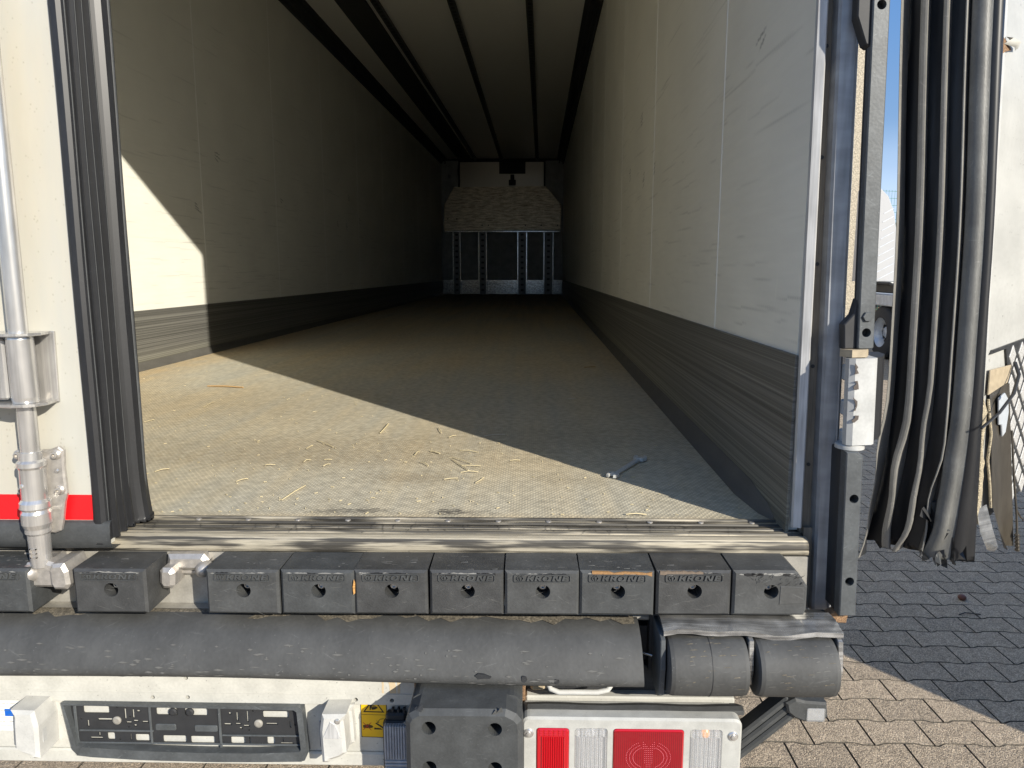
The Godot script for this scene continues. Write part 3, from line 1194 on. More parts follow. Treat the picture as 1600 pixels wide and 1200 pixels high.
func build_front_wall(R: Node3D) -> void:
	var zf := FAR_Z
	var s := S()
	bx(s, V(-1.9, 1.08, zf - 0.09), V(0.85, yC(zf) + 0.05, zf - 0.004))
	var W := obj("front_wall", s, M.front, R)
	s = S()
	for x in [[-1.64, -0.455], [-0.449, 0.668]]:
		bx(s, V(x[0], 1.49, zf - 0.003), V(x[1], 2.42, zf + 0.003))
	obj("lower_panel", s, M.front, W)
	# evaporator cover, its dark surround, outlet and junction box
	s = S()
	bx(s, V(-1.32, 3.19, zf), V(0.325, 3.70, zf + 0.012))
	obj("dark_surround", s, M.black, W)
	s = S()
	bx(s, V(-1.29, 3.20, zf + 0.012), V(0.296, 3.675, zf + 0.05), 0.006)
	var ev := obj("evaporator_cover", s, M.evaporator, R)
	s = S()
	bx(s, V(-0.546, 3.455, zf + 0.045), V(-0.052, 3.69, zf + 0.053))
	obj("air_outlet", s, M.black, ev)
	s = S()
	bx(s, V(-0.365, 3.239, zf + 0.05), V(-0.232, 3.345, zf + 0.10), 0.008)
	bx(s, V(-0.335, 3.345, zf + 0.05), V(-0.262, 3.44, zf + 0.085), 0.008)
	obj("junction_box", s, M.dark, ev)
	s = S()
	bx(s, V(-1.62, 3.70, zf), V(0.64, 3.745, zf + 0.06), 0.01)
	obj("head_rail", s, M.dark, W)
	s = S()
	tube(s, [V(-1.30, 3.70, zf + 0.05), V(-1.315, 3.5, zf + 0.06), V(-1.30, 3.32, zf + 0.06), V(-1.31, 3.2, zf + 0.05)], 0.018, 6)
	obj("drain_hose", s, M.dark, W)
	# scuffed plywood bulkhead board
	s = S()
	var P := poly([-1.395, 3.206, 0.323, 3.222, 0.629, 2.884, 0.612, 2.408, -1.588, 2.402, -1.582, 2.887])
	extrude(s, P, 0.0, 0.024, Transform3D(Basis(), V(0, 0, zf + 0.10)), 0.003)
	s.generate_normals()
	var md := MeshDataTool.new()
	md.create_from_surface(s.commit(), 0)
	for i in md.get_vertex_count():
		var v := md.get_vertex(i)
		md.set_vertex_uv(i, Vector2((v.x + 1.6) / 2.25, (3.25 - v.y) / 0.9))
	var am := ArrayMesh.new()
	md.commit_to_surface(am)
	var board := same("bulkhead_board", am, M.board, R)
	s = S()
	bx(s, V(-1.57, 2.376, zf + 0.085), V(0.60, 2.40, zf + 0.128), 0.003)
	obj("edge_strip", s, M.alloy, board)
	for x in [-1.35, -0.87, -0.75, -0.05, 0.25, 0.56, -1.52]:
		s = S()
		cyl(s, along_z(V(x, 2.50 if absf(x) < 1.0 else 2.62, zf + 0.124)), 0.014, 0.006, 10)
		obj("bolt", s, M.dark, board)
	# four posts: perforated dark web between bright edges
	for x in [[-1.442, -1.282], [-0.952, -0.781], [-0.207, -0.012], [0.293, 0.492]]:
		s = S()
		bx(s, V(x[0] + 0.028, 1.2, zf + 0.02), V(x[1] - 0.028, 2.40, zf + 0.07))
		var post := obj("bulkhead_post", s, M.grey_lens, R)
		for e in [x[0], x[1] - 0.026]:
			s = S()
			bx(s, V(e, 1.2, zf + 0.02), V(e + 0.026, 2.39, zf + 0.085), 0.004)
			obj("bright_edge", s, M.alloy, post)
		s = S()
		for k in 11:
			cbox(s, V((x[0] + x[1]) * 0.5, 1.28 + k * 0.105, zf + 0.0712), V(0.05, 0.035, 0.002))
		obj("slot_row", s, M.dark, post).set_meta("kind", "stuff")
	s = S()
	bx(s, V(-1.645, 1.2, zf), V(0.66, 1.475, zf + 0.016), 0.004)
	bx(s, V(-1.645, 1.405, zf + 0.016), V(0.66, 1.425, zf + 0.022), 0.002)
	obj("front_kick_plate", s, M.alloy, R)
	for x in [-1.60, 0.62]:
		s = S()
		var pts := []
		for k in 9:
			var t := -0.6 + k * 0.5
			pts.append(V(x + cos(t) * 0.035, 3.66 + sin(t) * 0.045, zf + 0.05))
		tube(s, pts, 0.012, 6)
		obj("hook", s, M.dark, W)
	s = S()
	bx(s, V(-1.52, 3.38, zf - 0.003), V(-1.47, 3.45, zf + 0.012), 0.004)
	obj("small_label", s, M.grey_lens, W)


func build_rear_frame(R: Node3D) -> void:
	# right post, leaning slightly
	var L := lean(1.1, V(0.55, 1.2, 0))
	# local (x, y, z) -> world (x, -z, y): depth runs downwards
	var down := Transform3D(Basis(Vector3(1, 0, 0), Vector3(0, 0, 1), Vector3(0, -1, 0)), Vector3.ZERO)
	var s := S()
	extrude(s, poly([0.5250, -0.041, 0.5265, -0.033, 0.540, -0.028, 0.543, -0.031, 0.543, -0.050, 0.5290, -0.046]), -3.78, -1.215, lean(0.6, V(0.55, 1.2, 0)) * down, 0.0)
	obj("angle_trim", s, M.trim, R)
	s = S()
	cbox(s, L * V(0.5565, 2.42, -0.054), V(0.023, 2.72, 0.014), 0.0, L.basis)
	var ch := obj("gasket_channel", s, M.channel, R)
	for k in 9:
		s = S()
		cyl(s, along_z(L * V(0.557, 1.34 + k * 0.195, -0.048)), 0.0038, 0.003, 10)
		obj("rivet", s, M.dark, ch)
	s = S()
	var prof := poly([0.566, -0.11, 0.566, -0.022, 0.570, -0.016, 0.595, -0.012, 0.601, -0.016, 0.605, -0.024, 0.606, -0.11])
	extrude(s, prof, -3.80, -1.045, L * down, 0.0)
	var post := obj("rear_post", s, M.stainless, R)
	s = S()
	cbox(s, L * V(0.595, 1.35, -0.0105), V(0.0035, 0.60, 0.004), 0.001, L.basis)
	obj("weld_line", s, M.stainless, post)
	for y in [1.405, 1.462, 1.528]:
		s = S()
		cbox(s, L * V(0.6045, y, -0.006), V(0.012, 0.030, 0.016), 0.003, L.basis)
		obj("weld_tab", s, M.chipped, post)
	s = S()
	bx(s, V(0.549, 1.045, -0.15), V(0.571, 1.214, -0.035), 0.0)
	obj("post_foot", s, M.channel, post)
	s = S()
	extrude(s, poly([0.560, 1.049, 0.615, 1.047, 0.617, 1.062, 0.598, 1.075, 0.570, 1.060]), 0.0, 0.02, Transform3D(Basis(), V(0, 0, 0.015)), 0.002)
	obj("rusty_gusset", s, M.rust, post)
	s = S()
	bx(s, V(-2.15, 1.06, -0.14), V(-2.07, 3.80, -0.012))
	obj("rear_post", s, M.stainless, R)
	s = S()
	bx(s, V(-2.07, 3.63, -0.14), V(0.60, 3.95, -0.03))
	obj("lintel", s, M.stainless, R)
	# sill
	s = S()
	var sec := [[-0.116, 1.199], [-0.1135, 1.2035], [-0.108, 1.2035], [-0.106, 1.2005], [-0.088, 1.2005], [-0.086, 1.1965], [-0.079, 1.1965], [-0.077, 1.2005], [-0.060, 1.2005], [-0.058, 1.1965], [-0.052, 1.1965], [-0.050, 1.2005], [-0.036, 1.2005], [-0.034, 1.1955], [-0.026, 1.1955], [-0.023, 1.1995], [-0.018, 1.2020], [-0.009, 1.2020], [-0.002, 1.1990], [0.0025, 1.193], [0.004, 1.185], [0.004, 1.176], [0.001, 1.170], [-0.012, 1.168]]
	var rows := []
	for x in [-2.07, -1.2, -0.4, 0.2, 0.535, 0.546, 0.549]:
		var r := PackedVector3Array()
		for p in sec:
			var k := 0.004 if x > 0.548 else 0.0
			r.append(V(x, p[1] - k, p[0] - k))
		rows.append(r)
	loft(s, rows, false)
	var sill := obj("sill", s, M.sill, R)
	var c := V(0.5492, 1.18, -0.05)
	s = S()
	bx(s, V(-2.07, 1.168, -0.116), V(0.5488, 1.1945, -0.012))
	obj("sill_core", s, M.sill, sill)
	for k in 24:
		s = S()
		cyl(s, Transform3D(Basis(), V(-1.95 + k * 0.105, 1.2004, -0.097)), 0.0062, 0.0022, 12, 0.001)
		obj("screw", s, M.cast, sill)
	# rear beam under the sill, with its ledge
	s = S()
	bx(s, V(-2.10, 1.06, -0.30), V(0.548, 1.167, 0.0))
	var beam := obj("rear_beam", s, M.plate, R)
	s = S()
	bx(s, V(-2.10, 1.048, -0.02), V(0.556, 1.0595, 0.034), 0.003)
	obj("lower_ledge", s, M.plate, beam)
	# striker castings between the rubber blocks
	for x0 in [-0.700, -0.986]:
		var off: float = x0 + 0.700
		s = S()
		extrude(s, poly([-0.703 + off, 1.169, -0.632 + off, 1.170, -0.622 + off, 1.158, -0.626 + off, 1.140, -0.640 + off, 1.136, -0.696 + off, 1.137, -0.706 + off, 1.148]), 0.0, 0.024, Transform3D(), 0.008)
		bx(s, V(-0.695 + off, 1.124, 0.0), V(-0.640 + off, 1.136, 0.012), 0.004)
		lathe(s, [[0.0, 0.0], [0.012, 0.003], [0.017, 0.014], [0.014, 0.030], [0.006, 0.038], [0, 0.039]], 14, along_z(V(-0.630 + off, 1.142, 0.004)))
		var k := obj("striker_casting", s, M.cast, beam)
		s = S()
		extrude(s, poly([-0.708 + off, 1.146, -0.702 + off, 1.152, -0.684 + off, 1.152, -0.678 + off, 1.142, -0.680 + off, 1.116, -0.687 + off, 1.110, -0.703 + off, 1.111, -0.709 + off, 1.121]), 0.0, 0.05, Transform3D(), 0.007)
		obj("striker_lug", s, M.cast, beam)
	# upper hinge bar, its gussets and bolts
	var H := lean(1.5, V(0.627, 1.577, 0))
	s = S()
	var holes := []
	for y in [1.607, 2.166, 2.70, 3.25]:
		holes.append(circle(Vector2(0.6155, y), 0.0082, 14))
	holed(s, rrect(Vector2(0.601, 1.577), Vector2(0.630, 3.70), 0.004), holes, 0.014, 0.03, H, 0.02, 0.002)
	var hb := obj("hinge_bar", s, M.bar, R)
	s = S()
	cbox(s, H * V(0.6155, 2.6385, 0.0085), V(0.0285, 2.122, 0.010), 0.002, H.basis)
	obj("bar_core", s, M.dark, hb)
	for y in [1.636, 2.235, 2.78]:
		s = S()
		extrude(s, hexagon(0.0095), 0.0, 0.0045, Transform3D(H.basis, H * V(0.6155, y, 0.03)), 0.0012)
		obj("hex_bolt", s, M.bar, hb)
	s = S()
	extrude(s, poly([0.580, 1.577, 0.6015, 1.577, 0.6015, 1.668, 0.594, 1.640, 0.578, 1.622]), 0.0, 0.022, H, 0.002)
	obj("gusset", s, M.dark, hb)
	s = S()
	extrude(s, poly([0.578, 2.15, 0.594, 2.105, 0.6015, 2.100, 0.6015, 2.32, 0.578, 2.32]), 0.0, 0.024, H, 0.002)
	obj("gusset", s, M.dark, hb)
	# lower bar
	var G := lean(1.4, V(0.614, 1.39, 0))
	s = S()
	holes = [circle(Vector2(0.601, 1.302), 0.0085, 14), circle(Vector2(0.600, 1.141), 0.0085, 14)]
	holed(s, poly([0.5835, 1.072, 0.614, 1.072, 0.614, 1.383, 0.604, 1.391, 0.5835, 1.391]), holes, 0.03, 0.055, G, 0.012, 0.002)
	var lb := obj("buffer_bar", s, M.bar, R)
	s = S()
	cbox(s, G * V(0.5988, 1.2315, 0.0), V(0.0300, 0.318, 0.058), 0.002, G.basis)
	obj("bar_core", s, M.dark, lb)
	# hinge: barrel with chipped white paint, brass-coloured nut above, washer below
	s = S()
	extrude(s, poly([0.612, -0.03, 0.5785, 0.033, 0.581, 0.044, 0.590, 0.050, 0.626, 0.046, 0.633, 0.040, 0.635, -0.03]), -1.562, -1.402, H * down, 0.0)
	var hin := obj("hinge", s, M.chipped, R)
	hin.set_meta("label", "white painted hinge with chipped rusty paint")
	s = S()
	extrude(s, poly([0.636, -0.05, 0.6345, 0.036, 0.648, 0.026, 0.670, -0.012, 0.675, -0.05]), -1.562, -1.408, H * down, 0.0)
	obj("hinge_arm", s, M.black, hin)
	for k in 4:
		s = S()
		var y := 1.548 - k * 0.034 + rng.randf_range(-0.006, 0.006)
		var pp := PackedVector2Array()
		for i in 7:
			var t := TAU * i / 7.0
			pp.append(Vector2(0.592 + rng.randf_range(-0.004, 0.004), y) + Vector2(cos(t) * 0.004, sin(t) * rng.randf_range(0.006, 0.014)) * rng.randf_range(0.6, 1.2))
		extrude(s, pp, 0.0515, 0.0526, H, 0.0)
		obj("paint_chip", s, M.paint_chip, hin)
	s = S()
	extrude(s, circle(Vector2(0.600, 0.018), 0.026, 6), -1.577, -1.5635, H * down * Transform3D(Basis(), Vector3.ZERO), 0.0)
	obj("hinge_nut", s, M.tan_paint, hin)
	s = S()
	cyl(s, Transform3D(Basis(), V(0.602, 1.391, 0.022)), 0.026, 0.009, 18, 0.002)
	obj("hinge_washer", s, M.chipped, hin)


func build_left_door(R: Node3D) -> void:
	var s := S()
	var y0 := 1.19
	var y1 := 3.72
	slab(s, V(-2.10, y0, 0.03), V(-0.814, y0, 0.03), V(-0.814, y1, 0.03), V(-2.10, y1, 0.03), V(0, 0, -0.13),
		[Vector2(-0.67, 0.98), Vector2(0.616, 0.98), Vector2(0.616, 0.0), Vector2(-0.67, 0.0)])
	var D := obj("left_door", s, M.door, R)
	D.set_meta("label", "closed left rear door, white with rusty streaks")
	s = S()
	bx(s, V(-2.10, 1.2425, 0.030), V(-0.8165, 1.2925, 0.0308))
	obj("red_stripe", s, M.red, D)
	# bottom flap
	s = S()
	var rows := []
	for i in 24:
		var x := lerpf(-2.08, -0.800, i / 23.0)
		var w := sin(i * 1.7) * 0.0012
		rows.append(PackedVector3Array([V(x, 1.2415, 0.029), V(x, 1.2415, 0.036), V(x, 1.232, 0.041 + w), V(x, 1.205, 0.041 + w), V(x, 1.188 + w, 0.036), V(x, 1.185 + w, 0.028), V(x, 1.185, 0.006)]))
	loft(s, rows, true)
	obj("bottom_seal", s, M.rubber, D)
	# ribbed seal round the free edge
	s = S()
	var sec := [[-0.017, 0.0305], [-0.017, 0.037], [-0.013, 0.039], [-0.003, 0.039], [0.004, 0.035], [0.0065, 0.029], [0.004, 0.024], [0.0016, 0.022], [0.0016, 0.012], [0.003, 0.009], [0.010, 0.007], [0.010, 0.002], [0.002, 0.0], [0.0016, -0.010], [0.003, -0.013], [0.011, -0.015], [0.011, -0.020], [0.002, -0.022], [0.0016, -0.034], [0.003, -0.037], [0.012, -0.039], [0.012, -0.044], [0.003, -0.047], [0.002, -0.058], [0.010, -0.062], [0.019, -0.068], [0.023, -0.078], [0.023, -0.092], [0.018, -0.101], [0.008, -0.105], [-0.012, -0.106]]
	rows = []
	for i in 40:
		var y := 1.197 + pow(i / 39.0, 1.6) * 2.5
		var r := PackedVector3Array()
		for p in sec:
			var b := maxf(0.0, 1.0 - (y - 1.197) / 0.12)
			var yy := y
			if i == 0:
				yy += (0.030 - p[1]) * 0.16 * 0.9
			var wob := sin(y * 9.0 + p[1] * 60.0) * 0.0008
			r.append(V(-0.814 + p[0] * (1.0 + b * 0.15) + wob + b * b * (0.008 * (0.03 - p[1]) / 0.13), yy, p[1]))
		rows.append(r)
	loft(s, rows, false)
	obj("edge_seal", s, M.seal, D)
	# lighter worn crests of the seal
	s = S()
	for q in [[0.0066, 0.029, 0.0016], [0.0236, -0.085, 0.0050], [0.0105, 0.0045, 0.0010], [0.0115, -0.0175, 0.0010], [0.0125, -0.0415, 0.0010]]:
		var a := []
		for i in 30:
			var y := 1.215 + pow(i / 29.0, 1.6) * 2.45
			var wob := sin(y * 9.0 + q[1] * 60.0) * 0.0008
			a.append(V(-0.814 + q[0] - q[2] * 0.55 + wob, y, q[1]))
		tube(s, a, q[2], 8, false)
	obj("worn_rib", s, M.rubber, D)
	# lock rod
	s = S()
	cyl(s, Transform3D(Basis(), V(-0.9215, 1.37, 0.066)), 0.0165, 2.35, 24)
	obj("lock_rod", s, M.steel, D)
	# rod guide: sleeve between two flanges in front of a bent plate
	s = S()
	lathe_cap(s, [[0.0215, 1.480], [0.0225, 1.490], [0.0225, 1.596], [0.0215, 1.602]], 24, Transform3D(Basis(), V(-0.919, 0, 0.068)))
	var gd := obj("rod_guide", s, M.steel, D)
	for y in [1.474, 1.602]:
		s = S()
		var p := circle(Vector2(-0.917, 0.062), 0.034, 26)
		var pp := PackedVector2Array()
		for v in p:
			pp.append(Vector2(v.x, maxf(v.y, 0.034)))
		pp = poly([-1.06, 0.034, -0.882, 0.034, -0.880, 0.066, -0.890, 0.088, -0.905, 0.098, -0.925, 0.101, -0.955, 0.094, -1.06, 0.094])
		extrude(s, pp, -y - 0.0055, -y, Transform3D(Basis(Vector3(1, 0, 0), Vector3(0, 0, 1), Vector3(0, -1, 0)), Vector3.ZERO), 0.0012)
		obj("guide_flange", s, M.steel, D)
	s = S()
	extrude(s, poly([-1.06, 1.475, -0.879, 1.475, -0.876, 1.607, -1.06, 1.607]), 0.031, 0.036, Transform3D(), 0.001)
	obj("guide_plate", s, M.steel, D)
	s = S()
	cbox(s, V(-1.01, 1.541, 0.071), V(0.13, 0.112, 0.010), 0.004)
	obj("handle_plate", s, M.steel, D)
	# bearing: cast plate with four bolts and a turned housing
	s = S()
	extrude(s, poly([-0.962, 1.380, -0.955, 1.389, -0.945, 1.384, -0.900, 1.385, -0.880, 1.392, -0.871, 1.384, -0.873, 1.345, -0.872, 1.300, -0.878, 1.283, -0.885, 1.245, -0.890, 1.227, -0.902, 1.222, -0.945, 1.222, -0.953, 1.250, -0.960, 1.275, -0.957, 1.300, -0.960, 1.350]), 0.041, 0.050, Transform3D(), 0.003)
	var be := obj("bearing_plate", s, M.cast, D)
	s = S()
	lathe_cap(s, [[0.0195, 1.387], [0.0205, 1.372], [0.0250, 1.368], [0.0255, 1.360], [0.0225, 1.355], [0.0225, 1.297], [0.0270, 1.291], [0.0280, 1.281], [0.0240, 1.276], [0.0265, 1.270], [0.0265, 1.250], [0.0225, 1.240], [0.0225, 1.232], [0.0195, 1.228], [0.0185, 1.165]], 28, Transform3D(Basis(), V(-0.9215, 0, 0.066)))
	obj("bearing_sleeve", s, M.steel, D)
	for p in [[-0.955, 1.376], [-0.884, 1.377], [-0.953, 1.308], [-0.883, 1.308]]:
		s = S()
		lathe_cap(s, [[0.0095, 0.0], [0.0095, 0.003], [0.006, 0.006], [0.006, 0.010], [0.0035, 0.0105], [0.0035, 0.006]], 14, along_z(V(p[0], p[1], 0.049)))
		obj("bearing_bolt", s, M.cast, D)
	for p in [[-0.886, 1.345, 0.0505], [-0.930, 1.325, 0.0870]]:
		s = S()
		lathe_cap(s, [[0.005, 0.0], [0.003, 0.003]], 10, along_z(V(p[0], p[1], p[2])))
		obj("rivet", s, M.steel, D)
	# locking cam at the foot of the rod
	s = S()
	extrude(s, poly([-0.952, 1.163, -0.945, 1.172, -0.905, 1.176, -0.882, 1.169, -0.880, 1.130, -0.884, 1.124, -0.945, 1.124, -0.952, 1.135]), 0.03, 0.078, Transform3D(), 0.006)
	lathe(s, [[0.0, 0.030], [0.010, 0.027], [0.017, 0.016], [0.019, 0.0]], 16, along_z(V(-0.940, 1.152, 0.062)))
	var cam := obj("locking_cam", s, M.cast, D)
	s = S()
	extrude(s, poly([-0.897, 1.160, -0.891, 1.174, -0.868, 1.176, -0.861, 1.160, -0.859, 1.134, -0.866, 1.124, -0.890, 1.124, -0.896, 1.134]), 0.02, 0.088, Transform3D(), 0.006)
	obj("cam_lug", s, M.cast, D)
	s = S()
	for st in [[-0.0055, 0.0, 0.002, 0.018], [0.0055, 0.0, 0.002, 0.018], [0, 0.008, 0.013, 0.002], [0, 0.0, 0.013, 0.002], [0, -0.008, 0.013, 0.002]]:
		cbox(s, V(-0.9225 + st[0], 1.195 + st[1], 0.0850), V(st[2], st[3], 0.003))
	obj("cast_mark", s, M.cast, D)


func build_right_door(R: Node3D) -> void:
	var s := S()
	var b := Basis(Vector3.BACK, deg_to_rad(2.4)) * Basis(Vector3.UP, deg_to_rad(45.0))
	# panel, its near lower corner torn away
	var out := poly([0.0, 0.34, 0.02, 0.10, 0.06, 0.03, 1.25, 0.03, 1.25, 2.52, 0.0, 2.52])
	extrude(s, out, -0.13, 0.0, Transform3D(), 0.003)
	var D := obj("right_door", s, M.door_inner, R)
	D.transform = Transform3D(b, V(0.87, 1.18, -0.02))
	D.set_meta("label", "swung-open right rear door with a torn lower corner")
	s = S()
	extrude(s, poly([0.003, 0.40, 0.030, 0.40, 0.036, 0.95, 0.030, 2.5, 0.003, 2.5]), 0.0, 0.003, Transform3D(), 0.001)
	obj("edge_profile", s, M.white_plastic, D)
	# dent with a folded tab
	s = S()
	extrude(s, poly([-0.004, 0.915, 0.030, 0.926, 0.070, 0.935, 0.030, 0.946, -0.004, 0.950]), 0.003, 0.0045, Transform3D(), 0.0)
	obj("dent_hole", s, M.rust, D)
	s = S()
	loft(s, [PackedVector3Array([V(0.020, 0.938, 0.004), V(0.030, 0.947, 0.016), V(0.030, 0.952, 0.004)]), PackedVector3Array([V(0.055, 0.936, 0.012), V(0.058, 0.943, 0.022), V(0.058, 0.950, 0.004)]), PackedVector3Array([V(0.095, 0.938, 0.004), V(0.096, 0.941, 0.008), V(0.096, 0.945, 0.004)])], true)
	obj("folded_tab", s, M.white, D)
	# accordion seal along the hinge edge
	var ys := []
	for i in 46:
		ys.append(-0.03 + pow(i / 45.0, 1.9) * 2.53)
	var drift := func(y: float, k: float) -> float:
		var t := clampf((0.36 - y) / 0.38, 0.0, 1.0)
		return -0.046 * t * t * k - 0.006 * exp(-pow((y - 0.62) / 0.25, 2.0)) * -1.0
	s = S()
	var rows := []
	for y in ys:
		var d: float = drift.call(y, 1.0)
		var r := PackedVector3Array([V(0.012, y, -0.150 + d)])
		for k in 13:
			var f := k / 12.0
			var yy: float = y
			if y == ys[0]:
				yy += 0.012 * sin(k * 2.3) + 0.008 * sin(k * 5.1) + 0.03 * f
			r.append(V(-0.004 + 0.003 * sin(k * 1.9 + y * 14.0), yy, lerpf(-0.150 + d, -0.004 + d * 0.4, f)))
		r.append(V(0.012, y, -0.004 + d * 0.4))
		rows.append(r)
	loft(s, rows, true)
	obj("seal_backing", s, M.seal, D)
	for lip in [[-0.1505, 0.0022, 0.042, 1.1, -0.060, 1.3], [-0.1130, 0.0130, 0.036, 0.95, -0.022, 2.1], [-0.0770, 0.0090, 0.034, 1.05, -0.026, 0.4], [-0.0450, 0.0035, 0.030, 0.75, -0.026, 3.3]]:
		s = S()
		rows = []
		for y0 in ys:
			var y: float = y0
			var t := clampf((0.34 - y) / 0.36, 0.0, 1.0)
			if y0 == ys[0]:
				y = lip[4]
			var wave: float = sin(y * 17.0 + lip[5]) * 0.011 * t + sin(y * 41.0 + lip[5] * 2.0) * 0.004 * t
			var zc: float = lip[0] + drift.call(y, lip[3]) + wave
			var h: float = lip[1] * (1.0 + 0.25 * sin(y * 23.0 + lip[5]) * t)
			var x: float = -lip[2] * (1.0 + 0.25 * t * sin(y * 12.0 + lip[5] * 3.0))
			var root: float = lip[0] + drift.call(y, 1.0)
			rows.append(PackedVector3Array([V(-0.003, y, root - 0.0012), V(x * 0.8, y, zc - h * 0.5), V(x * 0.97, y, zc - h * 0.46), V(x, y, zc - h * 0.2), V(x, y, zc + h * 0.2), V(x * 0.97, y, zc + h * 0.46), V(x * 0.8, y, zc + h * 0.5), V(-0.003, y, root + 0.0012)]))
		loft(s, rows, false)
		obj("seal_lip", s, M.seal_lip, D)
	# wide outer band of the seal with its side rim
	s = S()
	rows = []
	for y0 in ys:
		var y: float = y0
		var t := clampf((0.30 - y) / 0.33, 0.0, 1.0)
		var d: float = drift.call(y, 0.8)
		var wob := sin(y * 26.0) * 0.004 * t + sin(y * 57.0) * 0.002 * t
		var hem := 0.0
		if y0 == ys[0]:
			hem = 1.0
		rows.append(PackedVector3Array([V(-0.004, y + 0.012 * hem, -0.0395 + d), V(-0.020, y, -0.0395 + d + wob), V(-0.026, y - 0.010 * hem, -0.036 + d + wob), V(-0.027 - wob, y + 0.006 * hem, -0.020 + d + wob), V(-0.024, y - 0.014 * hem, -0.0125 + d + wob), V(-0.018, y, -0.0105 + d), V(-0.018, y + 0.02 * hem, -0.0075 + d * 0.8), V(-0.010, y + 0.012 * hem, -0.001 + d * 0.6), V(0.0, y + 0.045 * hem, 0.003 + d * 0.3)]))
	loft(s, rows, true)
	obj("seal_band", s, M.seal_rib, D)
	s = S()
	rows = []
	for y0 in ys:
		var y: float = y0
		var d: float = drift.call(y, 0.5)
		if y0 == ys[0]:
			y += 0.05
		rows.append(PackedVector3Array([V(-0.017, y, -0.006 + d), V(-0.017, y, 0.000 + d), V(-0.010, y, 0.006 + d), V(0.002, y, 0.0075), V(0.004, y, 0.003)]))
	loft(s, rows, true)
	obj("seal_rim", s, M.seal, D)
	# crumpled scraps at the torn foot of the seal
	for k in 16:
		s = S()
		var c := V(rng.randf_range(-0.03, 0.01), rng.randf_range(-0.035, 0.07), rng.randf_range(-0.09, -0.005))
		var p := PackedVector3Array()
		for i in 6:
			p.append(c + V(rng.randf_range(-0.012, 0.012), rng.randf_range(-0.026, 0.022), rng.randf_range(-0.012, 0.012)))
		for t in [[0, 1, 2], [1, 2, 3], [2, 3, 4], [3, 4, 5], [0, 2, 4]]:
			tri(s, p[t[0]], p[t[1]], p[t[2]], V(-1, 0, 0))
		obj("rubber_scrap", s, M.rubber if k % 2 else M.seal, D)
	# tread plate
	s = S()
	extrude(s, poly([0.155, 0.377, 0.048, 0.377, 0.060, 0.384, 1.235, 0.384, 1.235, 0.034, 0.215, 0.034, 0.200, 0.05, 0.178, 0.20, 0.185, 0.31]), 0.001, 0.0045, Transform3D(), 0.0)
	obj("tread_plate", s, M.tread, D)
	s = S()
	var row := 0
	var y := 0.052
	while y < 0.375:
		var x := 0.205 + (0.0365 if row % 2 else 0.0)
		while x < 1.22:
			if not (x < 0.225 and y < 0.08):
				var h := 0.0225
				var w := 0.0255
				extrude(s, poly([x - w, y, x, y - h, x + w, y, x, y + h]), 0.0042, 0.0062, Transform3D(), 0.0012)
			x += 0.073
		y += 0.0305
		row += 1
	obj("tread_lugs", s, M.tread_lug, D).set_meta("kind", "stuff")
	# torn sheet hanging below, the pale upper strip, foam, sealant, strap and wires
	s = S()
	rows = []
	for k in 7:
		var t := k / 6.0
		var yy := lerpf(0.305, -0.05, t)
		var xl := lerpf(0.045, 0.075, t) + sin(t * 9.0) * 0.006
		if t > 0.75:
			xl = lerpf(0.075, 0.17, (t - 0.75) / 0.25)
		var xr := lerpf(0.172, 0.205, t)
		rows.append(PackedVector3Array([V(xl, yy, 0.006 + t * 0.02), V(lerpf(xl, xr, 0.35), yy, 0.003 + t * 0.012), V(lerpf(xl, xr, 0.75), yy, 0.003 + t * 0.012), V(xr, yy, 0.010 + t * 0.018)]))
	loft(s, rows, true)
	var sh := obj("torn_sheet", s, M.sheet, D)
	sh.set_meta("label", "torn dark metal sheet hanging from the corner")
	s = S()
	extrude(s, poly([0.035, 0.300, 0.165, 0.306, 0.196, 0.340, 0.040, 0.348]), 0.005, 0.008, Transform3D(), 0.001)
	obj("bent_strip", s, M.tan_paint, D)
	s = S()
	extrude(s, poly([0.095, 0.285, 0.135, 0.29, 0.160, 0.275, 0.170, 0.245, 0.155, 0.205, 0.135, 0.200, 0.125, 0.225, 0.105, 0.23, 0.100, 0.255]), 0.009, 0.0125, Transform3D(), 0.0015)
	obj("sealant_patch", s, M.lorry_grey, D)
	s = S()
	var fp := PackedVector2Array()
	for k in 15:
		fp.append(Vector2(0.012 + rng.randf_range(-0.004, 0.004), lerpf(0.06, 0.30, k / 14.0)))
	for k in 15:
		fp.append(Vector2(0.032 + rng.randf_range(-0.012, 0.012), lerpf(0.28, 0.08, k / 14.0)))
	extrude(s, fp, -0.05, 0.006, Transform3D(), 0.002)
	obj("torn_foam", s, M.foam, D)
	s = S()
	tube(s, [V(-0.02, 0.245, 0.012), V(0.03, 0.268, 0.028), V(0.10, 0.295, 0.034), V(0.16, 0.325, 0.028), V(0.195, 0.345, 0.012)], 0.0036, 8, true, 0.5)
	obj("black_strap", s, M.dark, D)
	s = S()
	tube(s, [V(0.205, 0.20, 0.012), V(0.200, 0.10, 0.022), V(0.205, 0.02, 0.03), V(0.198, -0.02, 0.034), V(0.212, -0.06, 0.034)], 0.0022, 6)
	for k in 5:
		cbox(s, V(0.199 + k * 0.003, -0.022 - k * 0.009, 0.034), V(0.009, 0.007, 0.009), 0.002)
	tube(s, [V(0.205, 0.03, 0.03), V(0.222, 0.010, 0.034), V(0.250, 0.0, 0.032), V(0.262, -0.008, 0.030)], 0.0018, 6)
	obj("dangling_wire", s, M.sheet, D)
	s = S()
